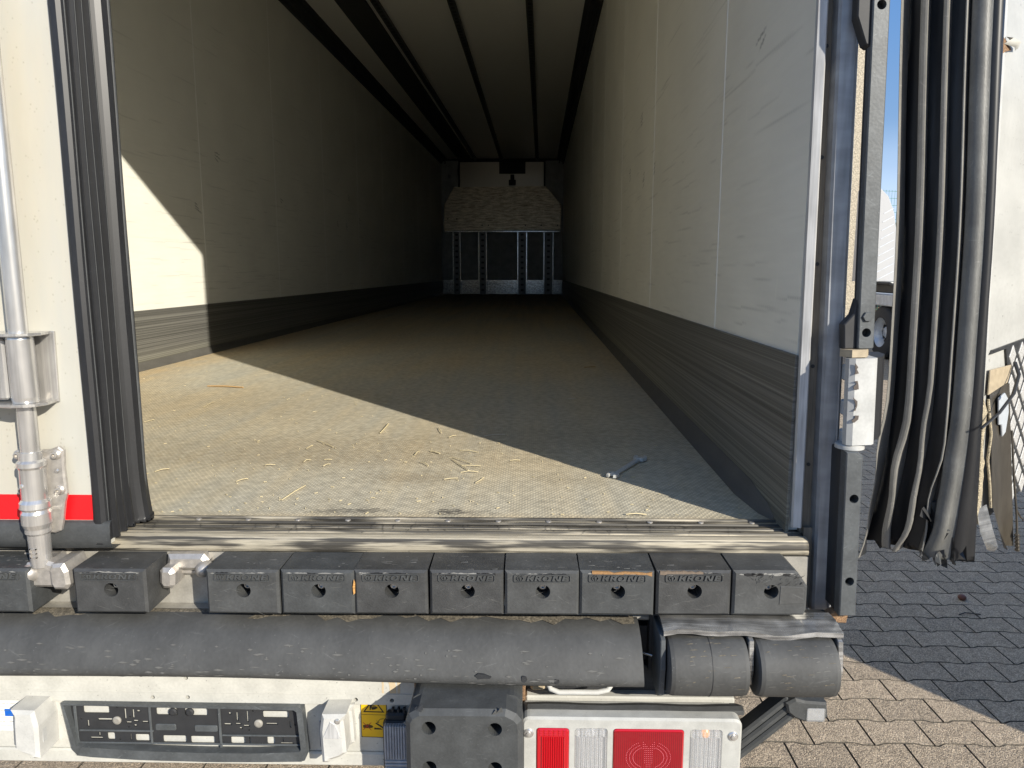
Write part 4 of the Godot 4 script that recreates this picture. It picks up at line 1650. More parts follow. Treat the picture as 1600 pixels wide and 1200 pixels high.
	loft(s, [PackedVector3Array([V(0.015, 0.075, 0.004), V(0.045, 0.080, 0.012)]), PackedVector3Array([V(0.012, 0.03, 0.012), V(0.050, 0.03, 0.024)]), PackedVector3Array([V(0.035, -0.01, 0.020), V(0.072, -0.012, 0.030)]), PackedVector3Array([V(0.075, -0.025, 0.016), V(0.09, -0.03, 0.02)])], true)
	obj("bent_tab", s, M.alloy, D)
	# pale bent lip under the inner face
	s = S()
	tube(s, [V(0.048, 0.29, 0.004), V(0.050, 0.22, 0.012), V(0.044, 0.17, 0.010), V(0.052, 0.12, 0.014), V(0.060, 0.07, 0.016)], 0.0026, 6)
	obj("ragged_lip", s, M.foam, D)


func emblem_text(s: SurfaceTool, text: String, at: Vector3, h: float, wide: float, depth: float) -> void:
	var tm := TextMesh.new()
	var f := SystemFont.new()
	f.font_names = PackedStringArray(["Droid Sans"])
	f.font_weight = 700
	tm.font = f
	tm.text = text
	tm.font_size = 32
	tm.pixel_size = 0.01
	tm.depth = 0.2
	tm.curve_step = 4.0
	var arr := tm.get_mesh_arrays()
	var v: PackedVector3Array = arr[Mesh.ARRAY_VERTEX]
	if v.is_empty():
		return
	var lo := v[0]
	var hi := v[0]
	for p in v:
		lo = lo.min(p)
		hi = hi.max(p)
	var idx: PackedInt32Array = arr[Mesh.ARRAY_INDEX]
	var put := func(p: Vector3) -> Vector3:
		var u := (p - lo) / (hi - lo)
		return at + V(u.x * wide + u.y * h * 0.28, u.y * h, u.z * depth)
	for i in range(0, idx.size(), 3):
		s.add_vertex(put.call(v[idx[i]]))
		s.add_vertex(put.call(v[idx[i + 1]]))
		s.add_vertex(put.call(v[idx[i + 2]]))


# pale scrapes along the upper front edge of a block, each a thin fleck of rubber
func scuffs(blk: Node3D, w: float, h: float, k: int) -> void:
	var s := S()
	var r := RandomNumberGenerator.new()
	r.seed = 900 + k
	for q in r.randi_range(16, 26):
		var x := r.randf_range(0.008, w - 0.03)
		var l := r.randf_range(0.006, 0.026)
		var y := h - 0.0062 + r.randf_range(-0.0022, 0.0014)
		var p := [V(x, y, 0.0903), V(x + l * 0.5, y + r.randf_range(0.0006, 0.0022), 0.0901), V(x + l, y + r.randf_range(-0.0008, 0.0008), 0.0903), V(x + l * 0.6, y - r.randf_range(0.0004, 0.0016), 0.0904)]
		quad(s, p[0], p[1], p[2], p[3], Vector3.BACK)
	for q in r.randi_range(6, 12):
		var x := r.randf_range(0.008, w - 0.02)
		var z := r.randf_range(0.02, 0.084)
		var l := r.randf_range(0.003, 0.014)
		quad(s, V(x, h + 0.0003, z), V(x + l, h + 0.0003, z - r.randf_range(-0.003, 0.003)), V(x + l, h + 0.0003, z + 0.0012), V(x, h + 0.0003, z + 0.0012), Vector3.UP)
	obj("scuff", s, M.scuff, blk).set_meta("kind", "stuff")
	# a bite out of the upper edge: a ragged dark hollow with a raised pale rim
	s = S()
	var bites: int = [0, 1, 2, 1, 3, 2, 2, 1, 1, 3][k]
	for q in bites:
		var x := r.randf_range(0.015, w - 0.045)
		var l := r.randf_range(0.012, 0.040)
		var pp := PackedVector2Array()
		for j in 6:
			pp.append(Vector2(x + l * j / 5.0, h - 0.0075 - r.randf_range(0.0, 0.0030)))
		for j in 6:
			pp.append(Vector2(x + l * (1.0 - j / 5.0), h - 0.0050 + r.randf_range(-0.0008, 0.0012)))
		extrude(s, pp, 0.088, 0.0907, Transform3D(), 0.0)
	if bites:
		obj("gouge", s, M.seal, blk).set_meta("kind", "stuff")
	s = S()
	for q in r.randi_range(3, 9):
		var x := r.randf_range(0.01, w - 0.02)
		var y := r.randf_range(0.01, h - 0.03)
		var l := r.randf_range(0.004, 0.03)
		var a := r.randf_range(-0.5, 0.5)
		quad(s, V(x, y, 0.0902), V(x + l * 0.5, y + l * 0.5 * a + 0.0004, 0.0903), V(x + l, y + l * a, 0.0902), V(x + l * 0.5, y + l * 0.5 * a - 0.0005, 0.0903), Vector3.BACK)
	obj("scratch", s, M.scuff_faint, blk).set_meta("kind", "stuff")


func build_bumpers(R: Node3D) -> void:
	# one block, local origin at its lower left corner at the back
	var w := 0.1365
	var h := 0.0865
	var s := S()
	holed(s, PackedVector2Array(poly([0.0, 0.0, w, 0.0, w, h, 0.0, h])), [circle(Vector2(w * 0.5 + 0.002, 0.0465), 0.0135, 20)], 0.0, 0.09, Transform3D(), 0.008, 0.0045)
	s.generate_normals()
	var body := s.commit()
	s = S()
	holed(s, PackedVector2Array(poly([0.0, 0.0, w - 0.004, 0.0, w, 0.012, w, h - 0.030, w - 0.018, h - 0.004, w - 0.024, h, 0.0, h])), [circle(Vector2(w * 0.5 + 0.002, 0.0465), 0.0135, 20)], 0.0, 0.09, Transform3D(), 0.008, 0.0045)
	s.generate_normals()
	var body_end := s.commit()
	# raised maker's plate: frame, emblem and letters
	s = S()
	var fy := 0.0655
	var fr := rrect(Vector2(0.016, fy), Vector2(0.121, fy + 0.0150), 0.004, 4)
	holed(s, fr, [inset(ccw(fr.duplicate()), 0.0014)], 0.0895, 0.0924, Transform3D(), 0.004)
	emblem_text(s, "KRONE", V(0.040, fy + 0.0030, 0.0895), 0.0098, 0.074, 0.0036)
	for a in [[2.0, 4.3], [-1.15, 1.15]]:
		var pts := PackedVector2Array()
		for k in 9:
			var t := lerpf(a[0], a[1], k / 8.0)
			pts.append(Vector2(0.0285, fy + 0.0075) + Vector2(cos(t) * 0.0068, sin(t) * 0.0048))
		for k in 9:
			var t := lerpf(a[1], a[0], k / 8.0)
			pts.append(Vector2(0.0285, fy + 0.0075) + Vector2(cos(t) * 0.0050, sin(t) * 0.0033))
		extrude(s, pts, 0.0895, 0.0924)
	extrude(s, poly([0.0262, fy + 0.0125, 0.0285, fy + 0.0095, 0.0308, fy + 0.0125, 0.0292, fy + 0.0025, 0.0278, fy + 0.0025]), 0.0895, 0.0924)
	s.generate_normals()
	var letters := s.commit()
	s = S()
	lathe_cap(s, [[0.0115, 0.0], [0.0115, 0.004], [0.0085, 0.005]], 18, along_z(V(w * 0.5 + 0.002, 0.0465, 0.040)))
	lathe_cap(s, [[0.0082, 0.0], [0.0082, 0.010], [0.0060, 0.013], [0.0045, 0.013], [0.0045, 0.009]], 16, along_z(V(w * 0.5 + 0.002, 0.0490, 0.058)))
	s.generate_normals()
	var bolt := s.commit()
	var spots := [[-1.076, 1.080], [-0.849, 1.081], [-0.5965, 1.0828], [-0.4580, 1.0832], [-0.3195, 1.0835], [-0.1805, 1.0840], [-0.0405, 1.0850], [0.0985, 1.0862], [0.2385, 1.0872], [0.3785, 1.0885]]
	var i := 0
	for p in spots:
		var wide := 1.0 if i != 0 else 1.06
		var blk := same("bumper_block", body_end if i == 9 else body, [M.rubber, M.rubber_grey, M.rubber_worn][(i * 2 + int(i > 4)) % 3], R, Transform3D(Basis(Vector3(wide, 0, 0), Vector3(0, 1, 0), Vector3(0, 0, 1)).rotated(Vector3.BACK, rng.randf_range(-0.008, 0.008)).rotated(Vector3.UP, rng.randf_range(-0.012, 0.012)), V(p[0], p[1], 0.0005 + rng.randf_range(0.0, 0.0022))))
		if i < 9:
			same("raised_lettering", letters, M.rubber, blk)
		same("bolt", bolt, M.steel, blk)
		scuffs(blk, w, h, i)
		if i == 7 or i == 8:
			s = S()
			var pp := PackedVector2Array()
			var x0 := 0.022 if i == 7 else 0.006
			var x1 := 0.132 if i == 7 else 0.085
			for k in 12:
				pp.append(Vector2(lerpf(x0, x1, k / 11.0), h - 0.0072 + rng.randf_range(-0.0022, 0.0022)))
			for k in 12:
				pp.append(Vector2(lerpf(x1, x0, k / 11.0), h - 0.0012 + rng.randf_range(-0.002, 0.0012)))
			extrude(s, pp, 0.086, 0.0908, Transform3D(), 0.0)
			var sc := obj("worn_edge", s, M.worn_orange if i == 7 else M.worn_brown, blk)
			sc.set_meta("label", "scraped orange edge" if i == 7 else "scraped brown edge")
		if i == 9:
			blk.set_meta("label", "end block with its face scraped and torn")
			s = S()
			for k in 26:
				var c := V(rng.randf_range(0.035, 0.125), rng.randf_range(0.060, 0.080), 0.0905)
				var a := c + V(rng.randf_range(-0.012, 0.012), rng.randf_range(-0.004, 0.004), 0)
				tri(s, c + V(0, -0.003, rng.randf_range(0, 0.002)), a, c + V(rng.randf_range(0.002, 0.01), 0.004, rng.randf_range(0, 0.003)), Vector3.BACK)
			extrude(s, poly([0.085, 0.022, 0.130, 0.024, 0.130, 0.056, 0.086, 0.058]), 0.089, 0.0912, Transform3D(), 0.001)
			obj("torn_rubber", s, M.rubber_dusty, blk)
			s = S()
			emblem_text(s, "K", V(0.040, fy + 0.0030, 0.0895), 0.0090, 0.011, 0.0016)
			obj("raised_lettering", s, M.rubber, blk)
		i += 1
	# long dock buffer: hollow half-round rubber strip
	s = S()
	var sec := [[0.028, 1.058], [0.045, 1.0585], [0.068, 1.053], [0.090, 1.043], [0.108, 1.029], [0.120, 1.012], [0.127, 0.998], [0.131, 0.990], [0.133, 0.982], [0.130, 0.974], [0.123, 0.969], [0.112, 0.969], [0.106, 0.978], [0.102, 0.99], [0.09, 1.012], [0.068, 1.034], [0.045, 1.043], [0.028, 1.044]]
	var rows := []
	for k in 40:
		var x := lerpf(-1.75, 0.213, k / 39.0)
		var sag := -0.006 * smoothstep(-0.5, 0.22, x) - 0.002 + sin(x * 7.0) * 0.0012
		var r := PackedVector3Array()
		for p in sec:
			var f: float = (1.06 - p[1]) / 0.09
			r.append(V(x + f * f * 0.002, p[1] + sag * (0.35 + f * 0.65) + (0.004 if x < -0.6 else 0.004 * smoothstep(0.1, -0.6, x)), p[0]))
		rows.append(r)
	loft(s, rows, true, true, true)
	var st := obj("dock_buffer", s, M.rubber_dusty, R)
	st.set_meta("label", "long grey rubber dock buffer strip with a nicked lower lip")
	s = S()
	var film := []
	for k in 90:
		var x := lerpf(-1.74, 0.205, k / 89.0)
		var e := 0.040 + 0.020 * absf(sin(k * 1.7) * sin(k * 0.37)) + rng.randf_range(0.0, 0.010)
		var up := (0.004 if x < -0.6 else 0.004 * smoothstep(0.1, -0.6, x)) - 0.001
		film.append(PackedVector3Array([V(x, 1.0592 + up, 0.030), V(x, 1.0592 + up, 0.044), V(x, 1.0590 + up - maxf(0.0, e - 0.045) * 0.24, e)]))
	loft(s, film, true)
	obj("dust_film", s, M.dust, st)
	s = S()
	for q in 150:
		var fx := rng.randf_range(-1.1, 0.20)
		var k := rng.randi_range(4, 8)
		var A := V(0, sec[k][1], sec[k][0])
		var B := V(0, sec[k + 1][1], sec[k + 1][0])
		var f0 := rng.randf()
		var up := -0.006 * smoothstep(-0.5, 0.22, fx) - 0.002
		up = up * (0.35 + (1.06 - A.y) / 0.09 * 0.65) + (0.004 if fx < -0.6 else 0.004 * smoothstep(0.1, -0.6, fx))
		var nrm := V(0, B.z - A.z, A.y - B.y).normalized()
		var P0 := A.lerp(B, f0) + V(fx, up, 0) + nrm * 0.0016
		var along := (B - A).normalized()
		var fl := rng.randf_range(0.003, 0.022)
		var fw := rng.randf_range(0.0006, 0.0022)
		quad(s, P0, P0 + V(fl * 0.5, 0, 0) + along * fw, P0 + V(fl, 0, 0), P0 + V(fl * 0.4, 0, 0) - along * fw, nrm)
	obj("scuff", s, M.scuff_faint, st).set_meta("kind", "stuff")
	for q in [[-0.03, 0.973, 0.034, 0.012], [0.045, 0.969, 0.012, 0.012], [0.105, 0.965, 0.010, 0.010]]:
		s = S()
		var pp := PackedVector2Array()
		for k in 9:
			var t := TAU * k / 9.0
			pp.append(Vector2(q[0] - 0.25, q[1] + 0.012) + Vector2(cos(t) * q[2] * 0.5, sin(t) * q[3] * 0.5) * rng.randf_range(0.6, 1.1))
		extrude(s, pp, 0.128, 0.1335, Transform3D(Basis(), V(0.20, 0.0, 0.0)), 0.0)
		obj("nick", s, M.dark, st)
	# roller bracket with two dock rollers
	s = S()
	var tp := []
	for k in 14:
		var t := k / 13.0
		var x := lerpf(0.249, 0.573, t)
		var dip := 0.004 * sin(t * 7.0) + 0.003 * sin(t * 17.0)
		tp.append(PackedVector3Array([V(x, 1.076, 0.050), V(x, 1.0780 + dip * 0.2, 0.082), V(x, 1.0705 + dip, 0.121), V(x, 1.0620 + dip, 0.122), V(x, 1.0680 + dip * 0.2, 0.084), V(x, 1.068, 0.050)]))
	loft(s, tp, false, true, true)
	var br := obj("roller_bracket", s, M.alloy, R)
	for x in [0.242, 0.4005, 0.5600]:
		s = S()
		extrude(s, poly([0.045, 0.940 if x < 0.25 else 0.965, 0.105, 0.935 if x < 0.25 else 0.962, 0.128, 0.950 if x < 0.25 else 0.972, 0.137, 1.005, 0.130, 1.058, 0.110, 1.063, 0.045, 1.064]), 0.0, 0.009, Transform3D(Basis(Vector3(0, 0, 1), Vector3(0, 1, 0), Vector3(-1, 0, 0)), V(x + 0.009, 0, 0)), 0.0015)
		obj("bracket_plate", s, M.bar if x < 0.25 else M.alloy, br)
	s = S()
	bx(s, V(0.236, 0.95, 0.02), V(0.575, 1.068, 0.045))
	obj("bracket_back", s, M.dark, br)
	for x in [[0.2545, 0.3975], [0.4130, 0.5570]]:
		s = S()
		var L0: float = x[1] - x[0]
		lathe_cap(s, [[0.046, 0.0], [0.0525, 0.003], [0.0542, 0.010], [0.0546, L0 * 0.5], [0.0542, L0 - 0.009], [0.0525, L0 - 0.002], [0.045, L0]], 44, along_x(V(x[0], 1.003, 0.112)))
		var ro := obj("dock_roller", s, M.rubber_dusty, br)
		if x[0] < 0.3:
			s = S()
			lathe_cap(s, [[0.0540, 0.0], [0.0552, 0.0005], [0.0552, 0.0016], [0.0540, 0.0020]], 44, along_x(V(x[0] + 0.0745, 1.003, 0.112)))
			obj("seam", s, M.dark, ro)
		s = S()
		var dirt := S()
		for q in 46:
			var fx := x[0] + 0.008 + rng.randf() * (L0 - 0.024) as float
			var ft := rng.randf_range(-0.5, 1.5)
			var fl := rng.randf_range(0.003, 0.016)
			var fw := rng.randf_range(0.006, 0.03)
			var rr := 0.0549
			var tgt := dirt if q % 2 else s
			quad(tgt, V(fx, 1.003 + sin(ft) * rr, 0.112 + cos(ft) * rr), V(fx + fl, 1.003 + sin(ft + fw) * rr, 0.112 + cos(ft + fw) * rr), V(fx + fl * 0.8, 1.003 + sin(ft + fw * 2.0) * rr, 0.112 + cos(ft + fw * 2.0) * rr), V(fx + fl * 0.2, 1.003 + sin(ft + fw * 1.3) * rr, 0.112 + cos(ft + fw * 1.3) * rr), V(0, sin(ft), cos(ft)))
		obj("scuff", s, M.scuff_faint, ro).set_meta("kind", "stuff")
		obj("grime", dirt, M.dust, ro).set_meta("kind", "stuff")
		s = S()
		cyl(s, along_x(V(x[0] - 0.012, 1.003, 0.112)), 0.011, L0 + 0.024, 14)
		obj("axle", s, M.dark, ro)


func build_underride(R: Node3D) -> void:
	# white crossbeam
	var s := S()
	var holes := []
	for p in [[-0.738, 0.885], [-0.668, 0.886], [-0.669, 0.927], [-0.335, 0.885], [-0.264, 0.884]]:
		holes.append(circle(Vector2(p[0], p[1]), 0.0042, 12))
	holed(s, poly([-1.62, 0.874, -0.205, 0.874, -0.205, 0.952, -1.62, 0.952]), holes, 0.03, 0.05, Transform3D(), 0.02, 0.001)
	var cb := obj("rear_crossbeam", s, M.white, R)
	s = S()
	bx(s, V(-1.62, 0.876, 0.0), V(-0.206, 0.950, 0.028))
	obj("beam_core", s, M.dark, cb)
	s = S()
	bx(s, V(-1.62, 0.8955, 0.05), V(-0.2055, 0.8985, 0.0512), 0.0005)
	obj("pressed_line", s, M.white, cb)
	# white panel with the plate holder below
	s = S()
	bx(s, V(-1.62, 0.768, 0.005), V(-0.20, 0.8735, 0.040), 0.0)
	bx(s, V(-1.62, 0.738, 0.005), V(-0.20, 0.7675, 0.046), 0.003)
	var pn := obj("rear_panel", s, M.white, R)
	# rust run down the beam
	s = S()
	for q in [[-0.262, 0.9, 0.013], [-0.250, 0.905, 0.006], [-0.281, 0.91, 0.004]]:
		var pp := PackedVector2Array()
		for k in 8:
			pp.append(Vector2(q[0] - q[2] * 0.5 * rng.randf_range(0.7, 1.2), lerpf(0.8995, 0.951, k / 7.0)))
		for k in 8:
			pp.append(Vector2(q[0] + q[2] * 0.5 * rng.randf_range(0.7, 1.2), lerpf(0.951, 0.8995, k / 7.0)))
		extrude(s, pp, 0.0495, 0.0504, Transform3D(), 0.0)
	var stain := obj("rust_run", s, mat("rust_run", Color(0.52, 0.42, 0.28), 0.6), cb)
	# plate lamps
	var outline := poly([-0.3885, 0.905, -0.342, 0.906, -0.348, 0.893, -0.346, 0.874, -0.344, 0.826, -0.357, 0.817, -0.374, 0.811, -0.378, 0.805, -0.391, 0.805, -0.3935, 0.872])
	for side in 2:
		s = S()
		var p := PackedVector2Array()
		for v in outline:
			var y := v.y - 0.020
			p.append(Vector2(v.x, y) if side == 0 else Vector2(-1.331 - v.x, y))
		extrude(s, p, 0.040, 0.105, Transform3D(), 0.006)
		var back := PackedVector2Array()
		for v in p:
			back.append(Vector2(v.x + (0.006 if side == 0 else -0.006), v.y - 0.006))
		extrude(s, back, 0.0405, 0.062, Transform3D(), 0.004)
		var la := obj("plate_lamp", s, M.white_plastic, R)
		la.set_meta("label", "white number plate lamp housing" + (" with rounded scoop" if side == 0 else " with a lens in its side"))
		s = S()
		if side == 0:
			extrude(s, poly([-0.3865, 0.8415, -0.382, 0.838, -0.356, 0.838, -0.353, 0.842, -0.362, 0.868, -0.372, 0.874]), 0.1045, 0.1062, Transform3D(), 0.001)
			obj("scoop", s, M.trim, la)
			s = S()
			lathe_cap(s, [[0.0055, 0.0], [0.0055, 0.002], [0.003, 0.003]], 12, along_z(V(-0.3575, 0.8745, 0.105)))
			obj("screw", s, M.steel, la)
			s = S()
			cbox(s, V(-0.3955, 0.838, 0.082), V(0.004, 0.055, 0.018), 0.001)
			obj("lamp_lens", s, M.grey_lens, la)
		else:
			cbox(s, V(-0.9375 - 0.0065, 0.832, 0.083), V(0.008, 0.064, 0.020), 0.001)
			var fr := obj("lens_frame", s, M.dark, la)
			s = S()
			cbox(s, V(-0.9395, 0.832, 0.083), V(0.003, 0.042, 0.013), 0.001)
			obj("lamp_lens", s, M.chipped, la)
	build_plate_holder(R)
	# stickers
	s = S()
	quv(s, [V(-0.3285, 0.799, 0.0408), V(-0.2765, 0.798, 0.0408), V(-0.2765, 0.878, 0.0408), V(-0.3285, 0.879, 0.0408)], [Vector2(0, 1), Vector2(1, 1), Vector2(1, 0), Vector2(0, 0)], Vector3.BACK)
	obj("warning_sticker", s, M.sticker_warning, R)
	s = S()
	quv(s, [V(-1.075, 0.803, 0.0408), V(-1.007, 0.803, 0.0408), V(-1.007, 0.872, 0.0408), V(-1.075, 0.872, 0.0408)], [Vector2(0, 1), Vector2(1, 1), Vector2(1, 0), Vector2(0, 0)], Vector3.BACK)
	obj("data_sticker", s, M.sticker_data, R)
	# ribbed grey side lamp with its rubber boot
	s = S()
	bx(s, V(-0.281, 0.69, 0.041), V(-0.228, 0.848, 0.066), 0.006)
	bx(s, V(-0.276, 0.846, 0.041), V(-0.236, 0.862, 0.060), 0.004)
	for x in [-0.262, -0.251, -0.240]:
		bx(s, V(x - 0.0025, 0.860, 0.046), V(x + 0.0025, 0.870, 0.056), 0.001)
	var sl := obj("side_lamp", s, M.dark, R)
	s = S()
	for k in 9:
		bx(s, V(-0.276 + k * 0.0053, 0.775, 0.064), V(-0.2722 + k * 0.0053, 0.846, 0.077), 0.001)
	for k in 9:
		bx(s, V(-0.276, 0.708 + k * 0.0075, 0.064), V(-0.230, 0.7130 + k * 0.0075, 0.0765), 0.001)
	bx(s, V(-0.275, 0.70, 0.064), V(-0.231, 0.845, 0.0735))
	obj("ribbed_lens", s, mat("lens_grey", Color(0.36, 0.365, 0.38), 0.25, 0.0, {"tex": T.cloud, "scale": 6.0}), sl)
	# big rubber buffer with four holes
	s = S()
	holes = []
	for p in [[-0.171, 0.926], [-0.055, 0.925], [-0.171, 0.850], [-0.055, 0.850]]:
		holes.append(circle(Vector2(p[0], p[1]), 0.0125, 18))
	holed(s, poly([-0.213, 0.935, -0.207, 0.948, -0.190, 0.958, -0.036, 0.959, -0.017, 0.950, -0.008, 0.938, -0.006, 0.920, -0.006, 0.745, -0.030, 0.722, -0.190, 0.722, -0.213, 0.745]), holes, 0.145, 0.200, Transform3D(), 0.010, 0.009)
	holed(s, rrect(Vector2(-0.2115, 0.7225), Vector2(-0.0075, 0.9575), 0.022, 5), holes, 0.06, 0.1455, Transform3D(), 0.012, 0.0)
	var bf := obj("rubber_buffer", s, M.rubber, R)
	bf.set_meta("label", "large black rubber buffer with four bolt holes and bitten corners")
	s = S()
	for k in 22:
		var t := k / 21.0
		var c := V(lerpf(-0.212, -0.184, t), lerpf(0.928, 0.962, t), 0.196) + V(rng.randf_range(-0.003, 0.003), rng.randf_range(-0.003, 0.003), rng.randf_range(-0.006, 0.001))
		tri(s, c + V(-0.006, -0.004, -0.004), c + V(0.004, -0.003, 0.002), c + V(0.002, 0.006, -0.005), V(-0.4, 0.4, 1))
	for k in 30:
		var t := k / 29.0
		var c := V(lerpf(-0.048, -0.012, t), lerpf(0.958, 0.912, t), 0.197) + V(rng.randf_range(-0.008, 0.003), rng.randf_range(-0.006, 0.004), rng.randf_range(-0.003, 0.003))
		tri(s, c + V(-0.006, -0.003, 0.001), c + V(0.005, -0.004, -0.002), c + V(0.002, 0.006, -0.001), V(0.2, 0.3, 1))
	obj("bitten_corner", s, M.rubber_dusty, bf)
	for p in [[-0.171, 0.926], [-0.055, 0.925], [-0.171, 0.850], [-0.055, 0.850]]:
		s = S()
		cyl(s, along_z(V(p[0], p[1], 0.118)), 0.0124, 0.004, 16)
		extrude(s, circle(Vector2(p[0], p[1]), 0.0085, 6), 0.122, 0.140, Transform3D(), 0.002)
		obj("bolt", s, M.chipped, bf)
	s = S()
	bx(s, V(-0.218, 0.70, 0.0), V(-0.002, 0.968, 0.0595), 0.002)
	obj("buffer_plate", s, M.rust, bf)
	# ledge, rubber lip, tail lamp
	s = S()
	bx(s, V(-0.0015, 0.874, -0.10), V(0.404, 0.8985, 0.052), 0.003)
	obj("lamp_ledge", s, M.white, R)
	s = S()
	rows_lip(s)
	obj("rubber_lip", s, M.rubber_dusty, R)
	build_tail_lamp(R)
	# dark chassis recess and the bits inside it
	s = S()
	bx(s, V(-0.19, 0.90, -0.40), V(0.40, 1.046, -0.10))
	bx(s, V(0.20, 0.958, -0.10), V(0.43, 1.03, 0.018))
	bx(s, V(-0.001, 0.8995, -0.10), V(0.405, 0.9515, 0.030), 0.002)
	obj("chassis_recess", s, M.dark, R)
	s = S()
	bx(s, V(-0.25, 0.952, -0.10), V(0.23, 0.9625, 0.045))
	obj("recess_shelf", s, M.dark, R)
	s = S()
	bx(s, V(0.008, 0.908, 0.0), V(0.036, 0.945, 0.05), 0.004)
	obj("clamp_block", s, M.tan_paint, R)
	s = S()
	tube(s, [V(0.038, 0.966, 0.055), V(0.039, 0.945, 0.078), V(0.046, 0.934, 0.086), V(0.062, 0.929, 0.088), V(0.135, 0.930, 0.088), V(0.154, 0.934, 0.086), V(0.163, 0.944, 0.080), V(0.158, 0.952, 0.076), V(0.130, 0.947, 0.078), V(0.070, 0.945, 0.078), V(0.060, 0.952, 0.070)], 0.0052, 10)
	obj("pull_handle", s, M.white_plastic, R)
	s = S()
	tube(s, [V(0.205, 1.006, 0.07), V(0.236, 1.0035, 0.085)], 0.0022, 6)
	obj("split_pin", s, M.alloy, R)
	# outline marker lamp on a rubber arm
	s = S()
	var a0 := Vector2(0.395, 0.778)
	var a1 := Vector2(0.517, 0.889)
	var d := (a1 - a0).normalized()
	var nrm := Vector2(-d.y, d.x)
	for k in 3:
		var off := (k - 1) * 0.0155
		extrude(s, PackedVector2Array([a0 + nrm * (off - 0.0070), a1 + nrm * (off - 0.0070), a1 + nrm * (off + 0.0070), a0 + nrm * (off + 0.0070)]), 0.022, 0.058, Transform3D(), 0.004)
	extrude(s, PackedVector2Array([a0 - nrm * 0.021, a1 - nrm * 0.021, a1 + nrm * 0.021, a0 + nrm * 0.021]), 0.024, 0.050, Transform3D(), 0.0)
	var arm := obj("marker_lamp_arm", s, M.rubber, R)
	s = S()
	extrude(s, poly([0.502, 0.878, 0.498, 0.897, 0.516, 0.907, 0.534, 0.902, 0.576, 0.899, 0.579, 0.870, 0.570, 0.857, 0.534, 0.859, 0.515, 0.867]), 0.018, 0.066, Transform3D(), 0.004)
	lathe_cap(s, [[0.017, 0.0], [0.017, 0.006], [0.013, 0.009]], 18, Transform3D(Basis(Vector3.BACK, 0.45), V(0.509, 0.893, 0.045)))
	var hd := obj("marker_lamp", s, M.rubber, R)
	s = S()
	extrude(s, rrect(Vector2(0.5385, 0.863), Vector2(0.5715, 0.8885), 0.003), 0.060, 0.0665, Transform3D(), 0.001)
	obj("lamp_reflector", s, M.grey_lens, hd)
	s = S()
	extrude(s, rrect(Vector2(0.5375, 0.862), Vector2(0.5725, 0.8895), 0.003), 0.0675, 0.0695, Transform3D(), 0.001)
	obj("lamp_lens", s, M.glass, hd)


func rows_lip(s: SurfaceTool) -> void:
	var rows := []
	for k in 12:
		var x := lerpf(0.002, 0.404, k / 11.0)
		var w := sin(k * 1.3) * 0.0012
		rows.append(PackedVector3Array([V(x, 0.888 + w, 0.0525), V(x, 0.900 + w, 0.075), V(x, 0.912 + w, 0.1005), V(x, 0.9095 + w, 0.112), V(x, 0.902, 0.112), V(x, 0.88, 0.0525)]))
	loft(s, rows, false, true, true)


